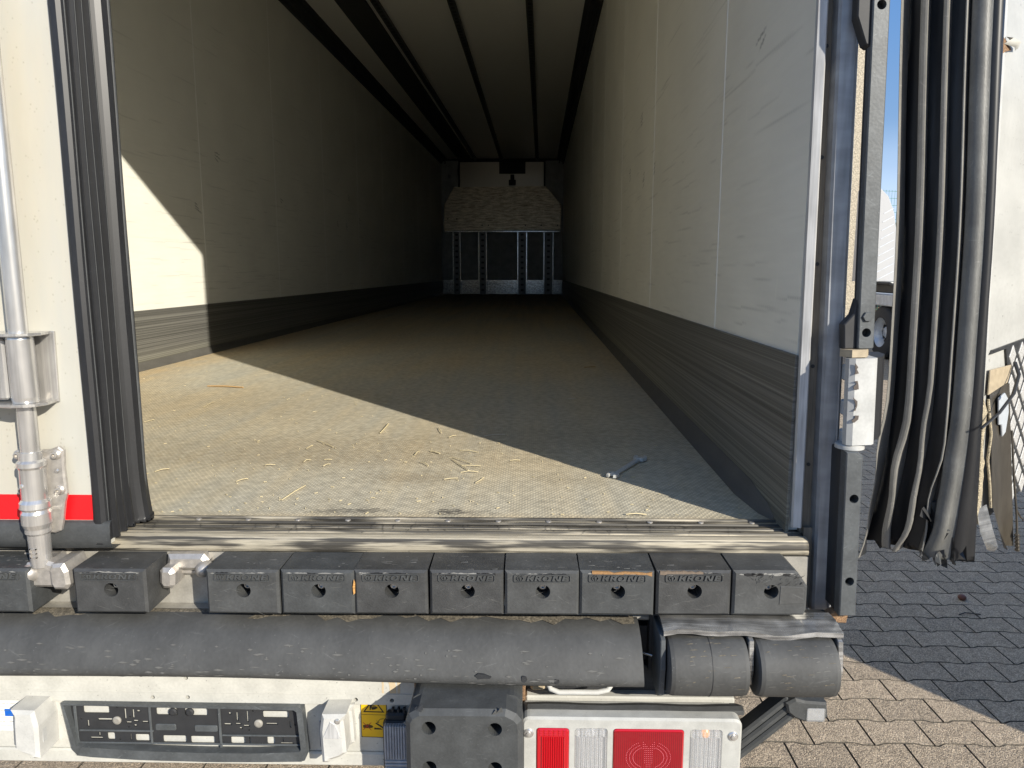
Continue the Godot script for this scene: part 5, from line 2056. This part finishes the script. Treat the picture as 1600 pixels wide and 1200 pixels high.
func build_plate_holder(R: Node3D) -> void:
	# drawn in a 1600-wide sketch of the holder: x to the right, y down
	var k := 0.4845 / 1490.0
	var kv := 0.118 / 330.0
	var P := func(x: float, y: float) -> Vector2: return Vector2(-0.916 + (x - 35.0) * k, 0.876 - (y - 60.0) * kv)
	var Rr := func(x0: float, y0: float, x1: float, y1: float, r := 0.002) -> PackedVector2Array: return rrect(P.call(x0, y0), P.call(x1, y1), r, 2)
	var s := S()
	var holes := []
	for q in [[52, 74, 66, 308], [140, 98, 302, 142], [590, 104, 722, 148], [766, 106, 908, 150], [1246, 116, 1404, 157], [224, 172, 322, 185], [1262, 188, 1338, 198], [392, 112, 406, 176], [442, 116, 456, 170], [470, 120, 492, 132], [398, 190, 436, 200], [444, 180, 478, 191], [497, 186, 543, 196], [446, 207, 466, 219], [1003, 193, 1052, 204], [1074, 191, 1112, 201], [1122, 202, 1164, 212], [1097, 216, 1119, 227], [1146, 118, 1160, 184], [1082, 126, 1096, 178], [1036, 126, 1054, 140], [157, 184, 170, 224], [1406, 172, 1417, 216], [167, 286, 248, 297], [222, 256, 234, 281], [275, 258, 324, 302], [417, 263, 427, 306], [448, 266, 538, 309], [620, 271, 766, 314], [792, 273, 942, 317], [1040, 274, 1128, 317], [1153, 273, 1163, 318], [1264, 271, 1312, 317], [1345, 306, 1428, 315], [1358, 274, 1368, 301], [400, 90, 510, 94]]:
		holes.append(Rr.call(q[0], q[1], q[2], q[3], 0.0012 if q[2] - q[0] < 30 else 0.003))
	for c in [[350, 103], [122, 176], [425, 160], [412, 222], [352, 298], [1185, 117], [1440, 196], [1155, 232], [1233, 315]]:
		holes.append(circle(P.call(c[0], c[1]), 0.0018, 8))
	holed(s, Rr.call(46, 66, 1488, 326, 0.003), holes, 0.0430, 0.0460, Transform3D(), 0.0035)
	var H := obj("plate_holder", s, M.dark, R)
	H.set_meta("label", "empty black number plate holder with punched openings")
	# moulded frame
	s = S()
	var fr := PackedVector2Array()
	for q in [[36, 60], [1480, 62], [1502, 82], [1522, 350], [1505, 384], [1488, 388], [1200, 395], [900, 398], [500, 392], [200, 378], [104, 368], [78, 340]]:
		fr.append(P.call(q[0], q[1]))
	var inn := PackedVector2Array()
	for q in [[49, 70], [1452, 84], [1468, 96], [1484, 318], [1478, 330], [1200, 342], [900, 344], [560, 338], [140, 318], [102, 314]]:
		inn.append(P.call(q[0], q[1]))
	for strip in [[[0, 1, 2], [2, 1, 0]], [[2, 3, 4, 5], [4, 3, 2]], [[5, 6, 7, 8, 9, 10], [8, 7, 6, 5, 4]], [[10, 11, 0], [0, 9, 8]]]:
		var pp := PackedVector2Array()
		for q in strip[0]:
			pp.append(fr[q])
		for q in strip[1]:
			pp.append(inn[q])
		extrude(s, pp, 0.0410, 0.0585 + 0.0004 * pp.size(), Transform3D(), 0.0)
	obj("holder_frame", s, M.bar, H)
	for q in [[108, 237, 568, 247, 0.0500], [990, 257, 1470, 266, 0.0500], [545, 92, 560, 318, 0.0495], [972, 100, 988, 338, 0.0495], [100, 312, 1478, 322, 0.0495], [82, 96, 100, 310, 0.0490]]:
		s = S()
		var a: Vector2 = P.call(q[0], q[1])
		var b: Vector2 = P.call(q[2], q[3])
		bx(s, V(a.x, b.y, 0.0455), V(b.x, a.y, q[4]), 0.001)
		obj("holder_rib", s, M.bar, H)
	for q in [[580, 200, 708, 238], [822, 205, 964, 243]]:
		s = S()
		extrude(s, Rr.call(q[0], q[1], q[2], q[3], 0.003), 0.0458, 0.0484, Transform3D(), 0.001)
		obj("holder_clip", s, M.bar, H)
	for c in [[345, 182, 0.0085], [1218, 190, 0.0085], [695, 127, 0.0082], [800, 128, 0.0082]]:
		s = S()
		var p: Vector2 = P.call(c[0], c[1])
		lathe_cap(s, [[c[2], 0.0], [c[2], 0.0025], [c[2] * 0.6, 0.004]], 16, along_z(V(p.x, p.y, 0.0455)))
		obj("holder_screw", s, M.plate if c[0] == 345 or c[0] == 1218 else M.dark, H)


func build_tail_lamp(R: Node3D) -> void:
	var s := S()
	var top := 0.9085
	var low := 0.775
	var lens := [[0.0180, 0.0790], [0.0890, 0.1490], [0.1590, 0.2890], [0.3000, 0.3590]]
	var holes := []
	for l in lens:
		holes.append(rrect(Vector2(l[0], 0.789), Vector2(l[1], 0.8885), 0.006, 4))
	holed(s, rrect(Vector2(-0.008, low), Vector2(0.3945, top), 0.014, 5), holes, 0.112, 0.138, Transform3D(), 0.012, 0.004)
	bx(s, V(-0.006, low + 0.002, 0.06), V(0.392, top - 0.012, 0.116), 0.004)
	var L := obj("tail_lamp", s, M.housing, R)
	L.set_meta("label", "grey-white tail lamp cluster with red and clear lenses")
	for l in [0, 2]:
		s = S()
		var a := Vector2(lens[l][0] + 0.0006, 0.7896)
		var b := Vector2(lens[l][1] - 0.0006, 0.8879)
		extrude(s, rrect(a, b, 0.006, 4), 0.118, 0.1405, Transform3D(), 0.002)
		if l == 0:
			for k in 11:
				var x0: float = lens[l][0] + 0.0085 + k * 0.0041
				extrude(s, PackedVector2Array([Vector2(x0, 0.1402), Vector2(x0 + 0.0038, 0.1402), Vector2(x0 + 0.0019, 0.1424)]), -0.872, -0.800, Transform3D(Basis(Vector3(1, 0, 0), Vector3(0, 0, 1), Vector3(0, -1, 0)), Vector3.ZERO))
			for k in 6:
				for j in 3:
					cbox(s, V(lens[l][0] + 0.0085 + k * 0.0088, 0.8755 + j * 0.0042, 0.1404), V(0.0066, 0.0032, 0.0022), 0.001)
			obj("red_lens", s, M.red_lens, L)
		else:
			obj("red_lens", s, M.red_lens, L)
			s = S()
			quv(s, [V(a.x + 0.003, a.y + 0.003, 0.1412), V(b.x - 0.003, a.y + 0.003, 0.1412), V(b.x - 0.003, b.y - 0.003, 0.1412), V(a.x + 0.003, b.y - 0.003, 0.1412)], [Vector2(0, 1), Vector2(1, 1), Vector2(1, 0), Vector2(0, 0)], Vector3.BACK)
			obj("reflector_emblem", s, M.reflector, L)
	for l in [1, 3]:
		s = S()
		var cx: float = (lens[l][0] + lens[l][1]) * 0.5
		# silvered ribs behind a clear cover, stepped where the bulb sits
		var grooves := S()
		var w0: float = lens[l][0] - 0.003
		var w1: float = lens[l][1] + 0.003
		for zone in [[0.785, 0.868, 0.0080, 0.0045], [0.869, 0.893, 0.0150, 0.0060]]:
			var rows := []
			for y in [zone[0], zone[1]]:
				var row := PackedVector3Array()
				var n := int((w1 - w0) / zone[2]) * 2
				for j in n + 1:
					row.append(V(lerpf(w0, w1, float(j) / n), y, 0.128 + (zone[3] if j % 2 else 0.0)))
				rows.append(row)
			loft(s, rows, false)
			var n2 := int((w1 - w0) / zone[2]) * 2
			for j in range(0, n2 + 1, 2):
				var gx := lerpf(w0, w1, float(j) / n2)
				bx(grooves, V(gx - 0.0008, zone[0], 0.1285), V(gx + 0.0008, zone[1], 0.1305))
		var bowl := obj("silver_bowl", s, M.silver, L)
		obj("groove_lines", grooves, M.grey_lens, bowl).set_meta("kind", "stuff")
		s = S()
		lathe_cap(s, [[0.004, 0.0], [0.008, 0.004], [0.009, 0.006], [0.005, 0.009]], 16, along_z(V(cx, 0.876, 0.1255)))
		obj("bulb", s, M.amber if l == 3 else M.glass, L)
		s = S()
		extrude(s, rrect(Vector2(lens[l][0] + 0.0006, 0.7896), Vector2(lens[l][1] - 0.0006, 0.8879), 0.006, 4), 0.1375, 0.1400, Transform3D(), 0.0006)
		for k in 12:
			var x: float = lens[l][0] + 0.009 + k * 0.0036
			bx(s, V(x, 0.790, 0.1398), V(x + 0.0016, 0.871, 0.1416), 0.0004)
		for k in 8:
			for j in 3:
				cbox(s, V(lens[l][0] + 0.007 + k * 0.0066, 0.8745 + j * 0.0045, 0.1402), V(0.0042, 0.0030, 0.0016), 0.0006)
		obj("clear_lens", s, M.glass, L)
	for p in [[0.004, 0.8775], [0.378, 0.8765]]:
		s = S()
		lathe_cap(s, [[0.0095, 0.0], [0.0095, 0.0015], [0.0075, 0.0035], [0.0045, 0.0035], [0.0045, 0.006], [0.002, 0.0065]], 18, along_z(V(p[0], p[1], 0.1378)))
		obj("lamp_screw", s, M.steel, L)


func wheel(at: Vector3, parent: Node, r := 0.5, w := 0.34) -> void:
	var s := S()
	var xf := along_x(at - V(w * 0.5, 0, 0))
	lathe(s, [[r * 0.56, 0.0], [r * 0.9, 0.01], [r, w * 0.16], [r, w * 0.84], [r * 0.9, w - 0.01], [r * 0.56, w]], 32, xf)
	var t := obj("wheel", s, M.tyre, parent)
	s = S()
	lathe(s, [[0.0, w * 0.35], [r * 0.2, w * 0.35], [r * 0.24, w * 0.5], [r * 0.46, w * 0.5], [r * 0.52, w * 0.12], [r * 0.58, w * 0.04]], 28, xf)
	lathe(s, [[0.0, w * 0.62], [r * 0.2, w * 0.62], [r * 0.24, w * 0.5], [r * 0.46, w * 0.5], [r * 0.52, w * 0.88], [r * 0.58, w * 0.96]], 28, xf)
	obj("rim", s, M.lorry_grey, t)
	s = S()
	for e in [w * 0.47, w * 0.53]:
		for k in 10:
			var a := TAU * k / 10.0
			cbox(s, xf * V(cos(a) * r * 0.35, e, sin(a) * r * 0.35), V(0.03, 0.035, 0.035), 0.006)
	obj("wheel_nuts", s, M.alloy, t)


func build_chassis(R: Node3D) -> void:
	for x in [-1.35, -0.15]:
		var s := S()
		bx(s, V(x - 0.05, 0.66, -12.5), V(x + 0.05, 1.066, -0.31), 0.01)
		obj("chassis_beam", s, M.dark, R)
	for z in [-2.9, -4.2, -5.5]:
		var s := S()
		cyl(s, along_x(V(-1.95, 0.5, z)), 0.07, 2.35, 14)
		obj("axle", s, M.dark, R)
		for x in [-1.92, 0.44]:
			wheel(V(x, 0.5, z), R, 0.5, 0.36)
	var u := S()
	bx(u, V(-1.95, 0.52, -0.42), V(0.44, 0.64, -0.32), 0.01)
	obj("underrun_bar", u, M.dark, R)


# ==================================================================== beyond the trailer

func build_far() -> void:
	# plastered building behind the hinge bar
	var B := base("plastered_building", V(3.6, 0, -20.0), "tall cream building with rough sunlit plaster behind the hinge bar", "building")
	var s := S()
	bx(s, V(-5.0, 0, -3.0), V(4.45, 9.6, 3.0))
	obj("wall", s, M.plaster, B)
	s = S()
	bx(s, V(-5.1, 9.6, -3.1), V(4.55, 9.75, 3.1), 0.02)
	obj("coping", s, M.lorry_grey, B)
	for x in [-3.4, -0.6, 2.0]:
		s = S()
		bx(s, V(x - 0.7, 5.2, 2.97), V(x + 0.7, 6.6, 3.012), 0.01)
		var w := obj("window", s, M.lorry_grey, B)
		s = S()
		bx(s, V(x - 0.6, 5.3, 3.012), V(x + 0.6, 6.5, 3.02))
		obj("pane", s, M.grey_lens, w)
	# lorry standing in the gap beside the open door
	var L := base("parked_lorry", V(6.62, 0, -12.6), "white lorry with a rounded fairing and large wheel in the sunlit gap", "lorry")
	s = S()
	extrude(s, poly([0.32, 1.44, 0.315, 1.9, 0.28, 2.3, 0.20, 2.72, 0.07, 3.02, -0.12, 3.2, -0.12, 1.44]), -1.3, -0.40, Transform3D(), 0.02)
	obj("fairing", s, M.lorry_white, L)
	s = S()
	for k in 9:
		cbox(s, V(0.09, 1.55 + k * 0.15, -0.398), V(0.38 - k * 0.022, 0.016, 0.008), 0.003, Basis(Vector3.BACK, 0.5))
	obj("fairing_groove", s, M.lorry_grey, L).set_meta("kind", "stuff")
	s = S()
	bx(s, V(0.02, 1.00, -1.3), V(2.3, 1.22, 4.2), 0.02)
	obj("deck", s, M.lorry_grey, L)
	s = S()
	bx(s, V(0.05, 1.24, -1.2), V(0.16, 1.42, 4.1), 0.02)
	tube(s, [V(0.02, 1.30, 0.5), V(0.02, 1.42, 0.0), V(0.02, 1.42, -0.5), V(0.02, 1.34, -1.0)], 0.03, 8)
	obj("black_rail", s, M.dark, L)
	s = S()
	bx(s, V(0.5, 0.62, -1.3), V(1.8, 0.99, 4.1), 0.02)
	obj("chassis", s, M.black, L)
	for z in [-0.30, 3.0]:
		wheel(V(0.20, 0.5, z), L, 0.5, 0.32)
		wheel(V(2.1, 0.5, z), L, 0.5, 0.32)
	s = S()
	cyl(s, Transform3D(Basis(Vector3.RIGHT, 1.1), V(0.35, 0.62, -1.25)), 0.05, 0.6, 12)
	obj("shock_absorber", s, M.alloy, L)
	# tall mesh fence
	var F := base("mesh_fence", V(8.8, 0, -20.6), "tall green wire mesh fence against the sky", "fence")
	F.rotation.y = 0.30
	for k in 6:
		s = S()
		bx(s, V(k * 2.5 + 1.22, 0, -0.03), V(k * 2.5 + 1.28, 3.92, 0.03), 0.005)
		obj("post", s, M.fence_green, F)
	s = S()
	for k in 20:
		bx(s, V(-0.6, 0.08 + k * 0.2, 0.034), V(15.0, 0.090 + k * 0.2, 0.044))
	for k in 150:
		bx(s, V(-0.6 + k * 0.104, 0.05, 0.045), V(-0.595 + k * 0.104, 3.92, 0.050))
	obj("wire_mesh", s, M.fence_green, F).set_meta("kind", "stuff")
	# stacked crates beyond the fence
	var cm := [M.crate_brown, M.crate_yellow, M.crate_blue, M.crate_white, M.crate_red, M.crate_brown, M.crate_yellow]
	var cn := ["brown", "yellow", "blue", "white", "red", "brown", "yellow"]
	var order := ["lowest", "second", "third", "fourth", "fifth", "sixth", "topmost"]
	for k in 7:
		var C := base("crate", V(13.0, k * 0.34, -25.5), "%s crate, %s of the stack seen through the mesh fence" % [cn[k], order[k]], "crate", "crates stacked beyond the fence")
		s = S()
		bx(s, V(-0.8, 0.06, -0.5), V(0.8, 0.30, 0.5), 0.02)
		obj("body", s, cm[k], C)
		s = S()
		for x in [-0.7, 0.0, 0.7]:
			bx(s, V(x - 0.06, 0.0, -0.5), V(x + 0.06, 0.06, 0.5))
		obj("runners", s, M.dark, C)
		s = S()
		bx(s, V(-0.82, 0.29, -0.52), V(0.82, 0.335, 0.52), 0.01)
		obj("rim", s, cm[k], C)
	# trees on the skyline
	for k in 3:
		var t := base("tree", V(15.5 + k * 4.2, 0, -33.0 - k * 1.5), ["bushy tree behind the stacked crates", "bushy tree right of the crates, hidden by the open door", "outermost bushy tree behind the open door"][k], "tree", "trees beyond the fence")
		s = S()
		lathe_cap(s, [[0.22, 0.0], [0.16, 1.4], [0.10, 2.6]], 10)
		for q in 4:
			tube(s, [V(0, 1.2 + q * 0.25, 0), V(cos(q * 1.6) * 0.5, 1.9 + q * 0.2, sin(q * 1.6) * 0.5), V(cos(q * 1.6) * 1.0, 2.4 + q * 0.2, sin(q * 1.6) * 1.0)], 0.06, 6)
		obj("trunk", s, M.bark, t)
		s = S()
		for q in 1500:
			var d := V(rng.randfn(0, 1), rng.randfn(0, 1), rng.randfn(0, 1)).normalized() * pow(rng.randf(), 0.4)
			var lump := 1.0 + 0.25 * sin(d.x * 7.0 + k) * cos(d.y * 6.0)
			var c := V(d.x * 1.9 * lump, 2.3 + d.y * 1.25 * lump, d.z * 1.7 * lump)
			var a := V(rng.randfn(0, 1), rng.randfn(0, 1), rng.randfn(0, 1)).normalized() * 0.12
			var e := V(rng.randfn(0, 1), rng.randfn(0, 1), rng.randfn(0, 1)).normalized() * 0.10
			quad(s, c - a, c - e, c + a, c + e, a.cross(e))
		obj("crown", s, M.leaf, t)
	# steel container whose shadow lies across the paving
	var K := base("storage_container", V(3.05, 0, 0.30), "pale grey corrugated steel container to the right, shading the paving", "container")
	s = S()
	bx(s, V(0.06, 0.14, -2.36), V(5.98, 2.55, -0.06))
	obj("inner_box", s, M.container, K)
	s = S()
	for k in 28:
		bx(s, V(0.20 + k * 0.205, 0.16, -0.06), V(0.31 + k * 0.205, 2.47, -0.024), 0.01)
		bx(s, V(0.20 + k * 0.205, 0.16, -2.396), V(0.31 + k * 0.205, 2.47, -2.36), 0.01)
	for k in 11:
		bx(s, V(0.024, 0.16, -2.27 + k * 0.205), V(0.06, 2.47, -2.16 + k * 0.205), 0.01)
	obj("corrugation", s, M.container, K)
	for x in [0.0, 5.94]:
		for z in [-2.42, -0.12]:
			s = S()
			bx(s, V(x, 0.0, z), V(x + 0.12, 2.59, z + 0.12), 0.008)
			obj("corner_post", s, M.container, K)
	for y in [0.0, 2.47]:
		for z in [-2.40, -0.10]:
			s = S()
			bx(s, V(0.121, y, z), V(5.939, y + 0.12, z + 0.08), 0.006)
			obj("side_rail", s, M.container, K)
		s = S()
		bx(s, V(0.01, y, -2.299), V(0.09, y + 0.12, -0.121), 0.006)
		obj("end_rail", s, M.container, K)


# ==================================================================== small loose things

func stalk(a: Vector3, b: Vector3, w: float) -> SurfaceTool:
	var s := S()
	var mid := (a + b) * 0.5 + V(rng.randf_range(-0.003, 0.003), rng.randf_range(0.0005, 0.003), rng.randf_range(-0.003, 0.003))
	tube(s, [Vector3.ZERO, mid - a, b - a], w, 5, true, 0.6)
	return s


func build_small() -> void:
	# straw on the floor: ends of every stalk in metres (x, z, x, z)
	var st := [[-0.96, -0.452, -0.935, -0.48], [-1.218, -1.344, -1.224, -1.453], [-1.303, -1.069, -1.289, -1.111], [-0.64, -0.812, -0.569, -0.727], [-0.282, -0.695, -0.247, -0.655], [-0.316, -0.642, -0.308, -0.685], [-0.29, -0.563, -0.263, -0.525], [-0.716, -0.367, -0.696, -0.394], [-0.641, -0.707, -0.634, -0.746], [-0.556, -0.584, -0.534, -0.584], [-0.541, -0.515, -0.527, -0.537], [-0.698, -0.522, -0.672, -0.527], [-0.605, -0.557, -0.592, -0.579], [-0.194, -0.697, -0.14, -0.673], [-0.171, -0.461, -0.126, -0.469], [-0.207, -0.398, -0.173, -0.409], [-0.126, -0.37, -0.109, -0.417], [-0.047, -0.583, -0.019, -0.588], [-0.277, -0.684, -0.247, -0.659], [-0.243, -0.861, -0.223, -0.888], [-0.173, -0.532, -0.123, -0.526], [-0.291, -0.998, -0.273, -0.921], [-0.206, -0.595, -0.153, -0.484], [-0.208, -0.616, -0.151, -0.55]]
	for q in st:
		var a := V(q[0], FLOOR + 0.0035, q[1])
		var b := V(q[2], FLOOR + 0.0035, q[3])
		var o := obj("straw", stalk(a, b, 0.0016), M.straw)
		o.position = a
		tag(o, "short dry straw stalk lying on the dusty cargo floor", "straw", "straw stalks scattered on the cargo floor")
	var one := [
		[[-0.555, -0.224, -0.535, -0.335], 0.0021, "straw", M.straw, "long pale straw stalk near the sill, left of middle", "straw"],
		[[0.211, -0.139, 0.254, -0.137], 0.0022, "straw", M.straw, "straw stalk lying right against the metal sill", "straw"],
		[[-0.467, -0.917, -0.467, -1.059], 0.0026, "straw", M.straw, "bent straw stalk just short of the shadow edge", "straw"],
		[[-0.134, -0.88, -0.07, -0.905], 0.0014, "straw", M.scrap, "thin pale stalk lying in the floor's shadow", "straw"],
		[[-1.415, -1.844, -1.243, -1.807], 0.0050, "wood_splinter", M.straw_brown, "brown wood splinter on the sunlit floor near the left wall", "splinter"],
		[[0.298, -2.501, 0.357, -2.521], 0.0035, "wood_splinter", M.straw_brown, "dark splinter in the shaded floor near the right wall", "splinter"],
	]
	for q in one:
		var a := V(q[0][0], FLOOR + 0.004, q[0][1])
		var o := obj(q[2], stalk(a, V(q[0][2], FLOOR + 0.004, q[0][3]), q[1]), q[3])
		o.position = a
		tag(o, q[4], q[5])
	var s := S()
	extrude(s, poly([-0.020, -0.006, -0.004, -0.011, 0.016, -0.004, 0.019, 0.004, 0.004, 0.006, -0.010, 0.010]), 0.0, 0.0015, Transform3D(Basis(Vector3.RIGHT, -PI * 0.5), Vector3.ZERO))
	var pa := obj("paper_scrap", s, M.scrap)
	pa.position = V(0.178, FLOOR + 0.0025, -1.56)
	tag(pa, "torn pale paper scrap in the shaded middle of the floor", "scrap")
	# chaff too fine to count
	s = S()
	for k in 620:
		var z := -0.14 - pow(rng.randf(), 1.6) * 4.2
		var x := rng.randf_range(xL(z) + 0.06, xR(z) - 0.06)
		if rng.randf() < 0.35:
			x = clampf(rng.randfn(-0.45, 0.35), xL(z) + 0.06, xR(z) - 0.06)
		var l := rng.randf_range(0.002, 0.010)
		var a := rng.randf() * PI
		cbox(s, V(x, FLOOR + 0.0022, z), V(l, 0.0012, rng.randf_range(0.001, 0.0022)), 0.0, Basis(Vector3.UP, a))
	var ch := obj("chaff", s, M.straw)
	ch.set_meta("kind", "stuff")
	ch.set_meta("label", "fine straw chaff sprinkled over the cargo floor")
	ch.set_meta("category", "chaff")
	# sliver stuck between two rubber blocks
	s = S()
	extrude(s, poly([0.0, 0.0, 0.0028, 0.002, 0.0035, 0.022, 0.0015, 0.029, -0.0010, 0.014]), 0.0, 0.002)
	var sl := obj("wood_sliver", s, M.wood)
	sl.position = V(-0.3215, 1.124, 0.0925)
	tag(sl, "orange wood sliver stuck between two black bumper blocks", "sliver")
	# spanner on the floor
	var A := V(0.214, FLOOR + 0.004, -0.428)
	var Bv := V(0.309, FLOOR + 0.004, -0.60)
	var W := base("spanner", A, "dusty grey open-ended spanner lying on the floor at the shadow edge", "spanner")
	var dv := (Bv - A)
	W.rotation.y = atan2(-dv.z, dv.x)
	var l := dv.length()
	var flat := Transform3D(Basis(Vector3.RIGHT, -PI * 0.5), Vector3.ZERO)
	s = S()
	extrude(s, poly([0.018, -0.0050, l - 0.020, -0.0072, l - 0.020, 0.0072, 0.018, 0.0050]), 0.0, 0.006, flat, 0.0015)
	obj("shank", s, M.wrench, W)
	s = S()
	extrude(s, poly([0.022, -0.010, 0.008, -0.0155, -0.008, -0.013, -0.010, -0.006, 0.004, -0.0065, 0.008, 0.0, 0.004, 0.0065, -0.010, 0.006, -0.008, 0.013, 0.008, 0.0155, 0.022, 0.010]), -0.0005, 0.0075, flat, 0.001)
	obj("small_jaw", s, M.wrench, W)
	s = S()
	var jaw := PackedVector2Array()
	for v in poly([-0.026, -0.010, -0.008, -0.022, 0.012, -0.020, 0.022, -0.010, 0.004, -0.010, -0.003, -0.002, -0.001, 0.008, 0.018, 0.010, 0.012, 0.020, -0.008, 0.021, -0.026, 0.010]):
		jaw.append(v.rotated(0.26) * 0.85 + Vector2(l, 0))
	extrude(s, jaw, -0.0005, 0.0085, flat, 0.001)
	obj("large_jaw", s, M.wrench, W)
	s = S()
	tube(s, [V(-0.05, 0.004, 0.012), V(-0.012, 0.008, -0.004), V(0.02, 0.006, 0.0), V(0.06, 0.004, 0.006)], 0.0028, 5)
	var tw := obj("twig", s, M.dark)
	tw.position = V(2.214, 0.0, -2.183)
	tag(tw, "thin dark twig on the shaded paving beside the chestnut", "twig")
	# chestnut on the paving
	s = S()
	lathe(s, [[0.0, 0.0], [0.014, 0.002], [0.021, 0.010], [0.020, 0.020], [0.011, 0.027], [0.0, 0.028]], 16)
	var cn := obj("chestnut", s, M.chestnut)
	cn.position = V(2.281, 0.0, -2.353)
	tag(cn, "small reddish brown chestnut lying on the shaded paving", "chestnut")
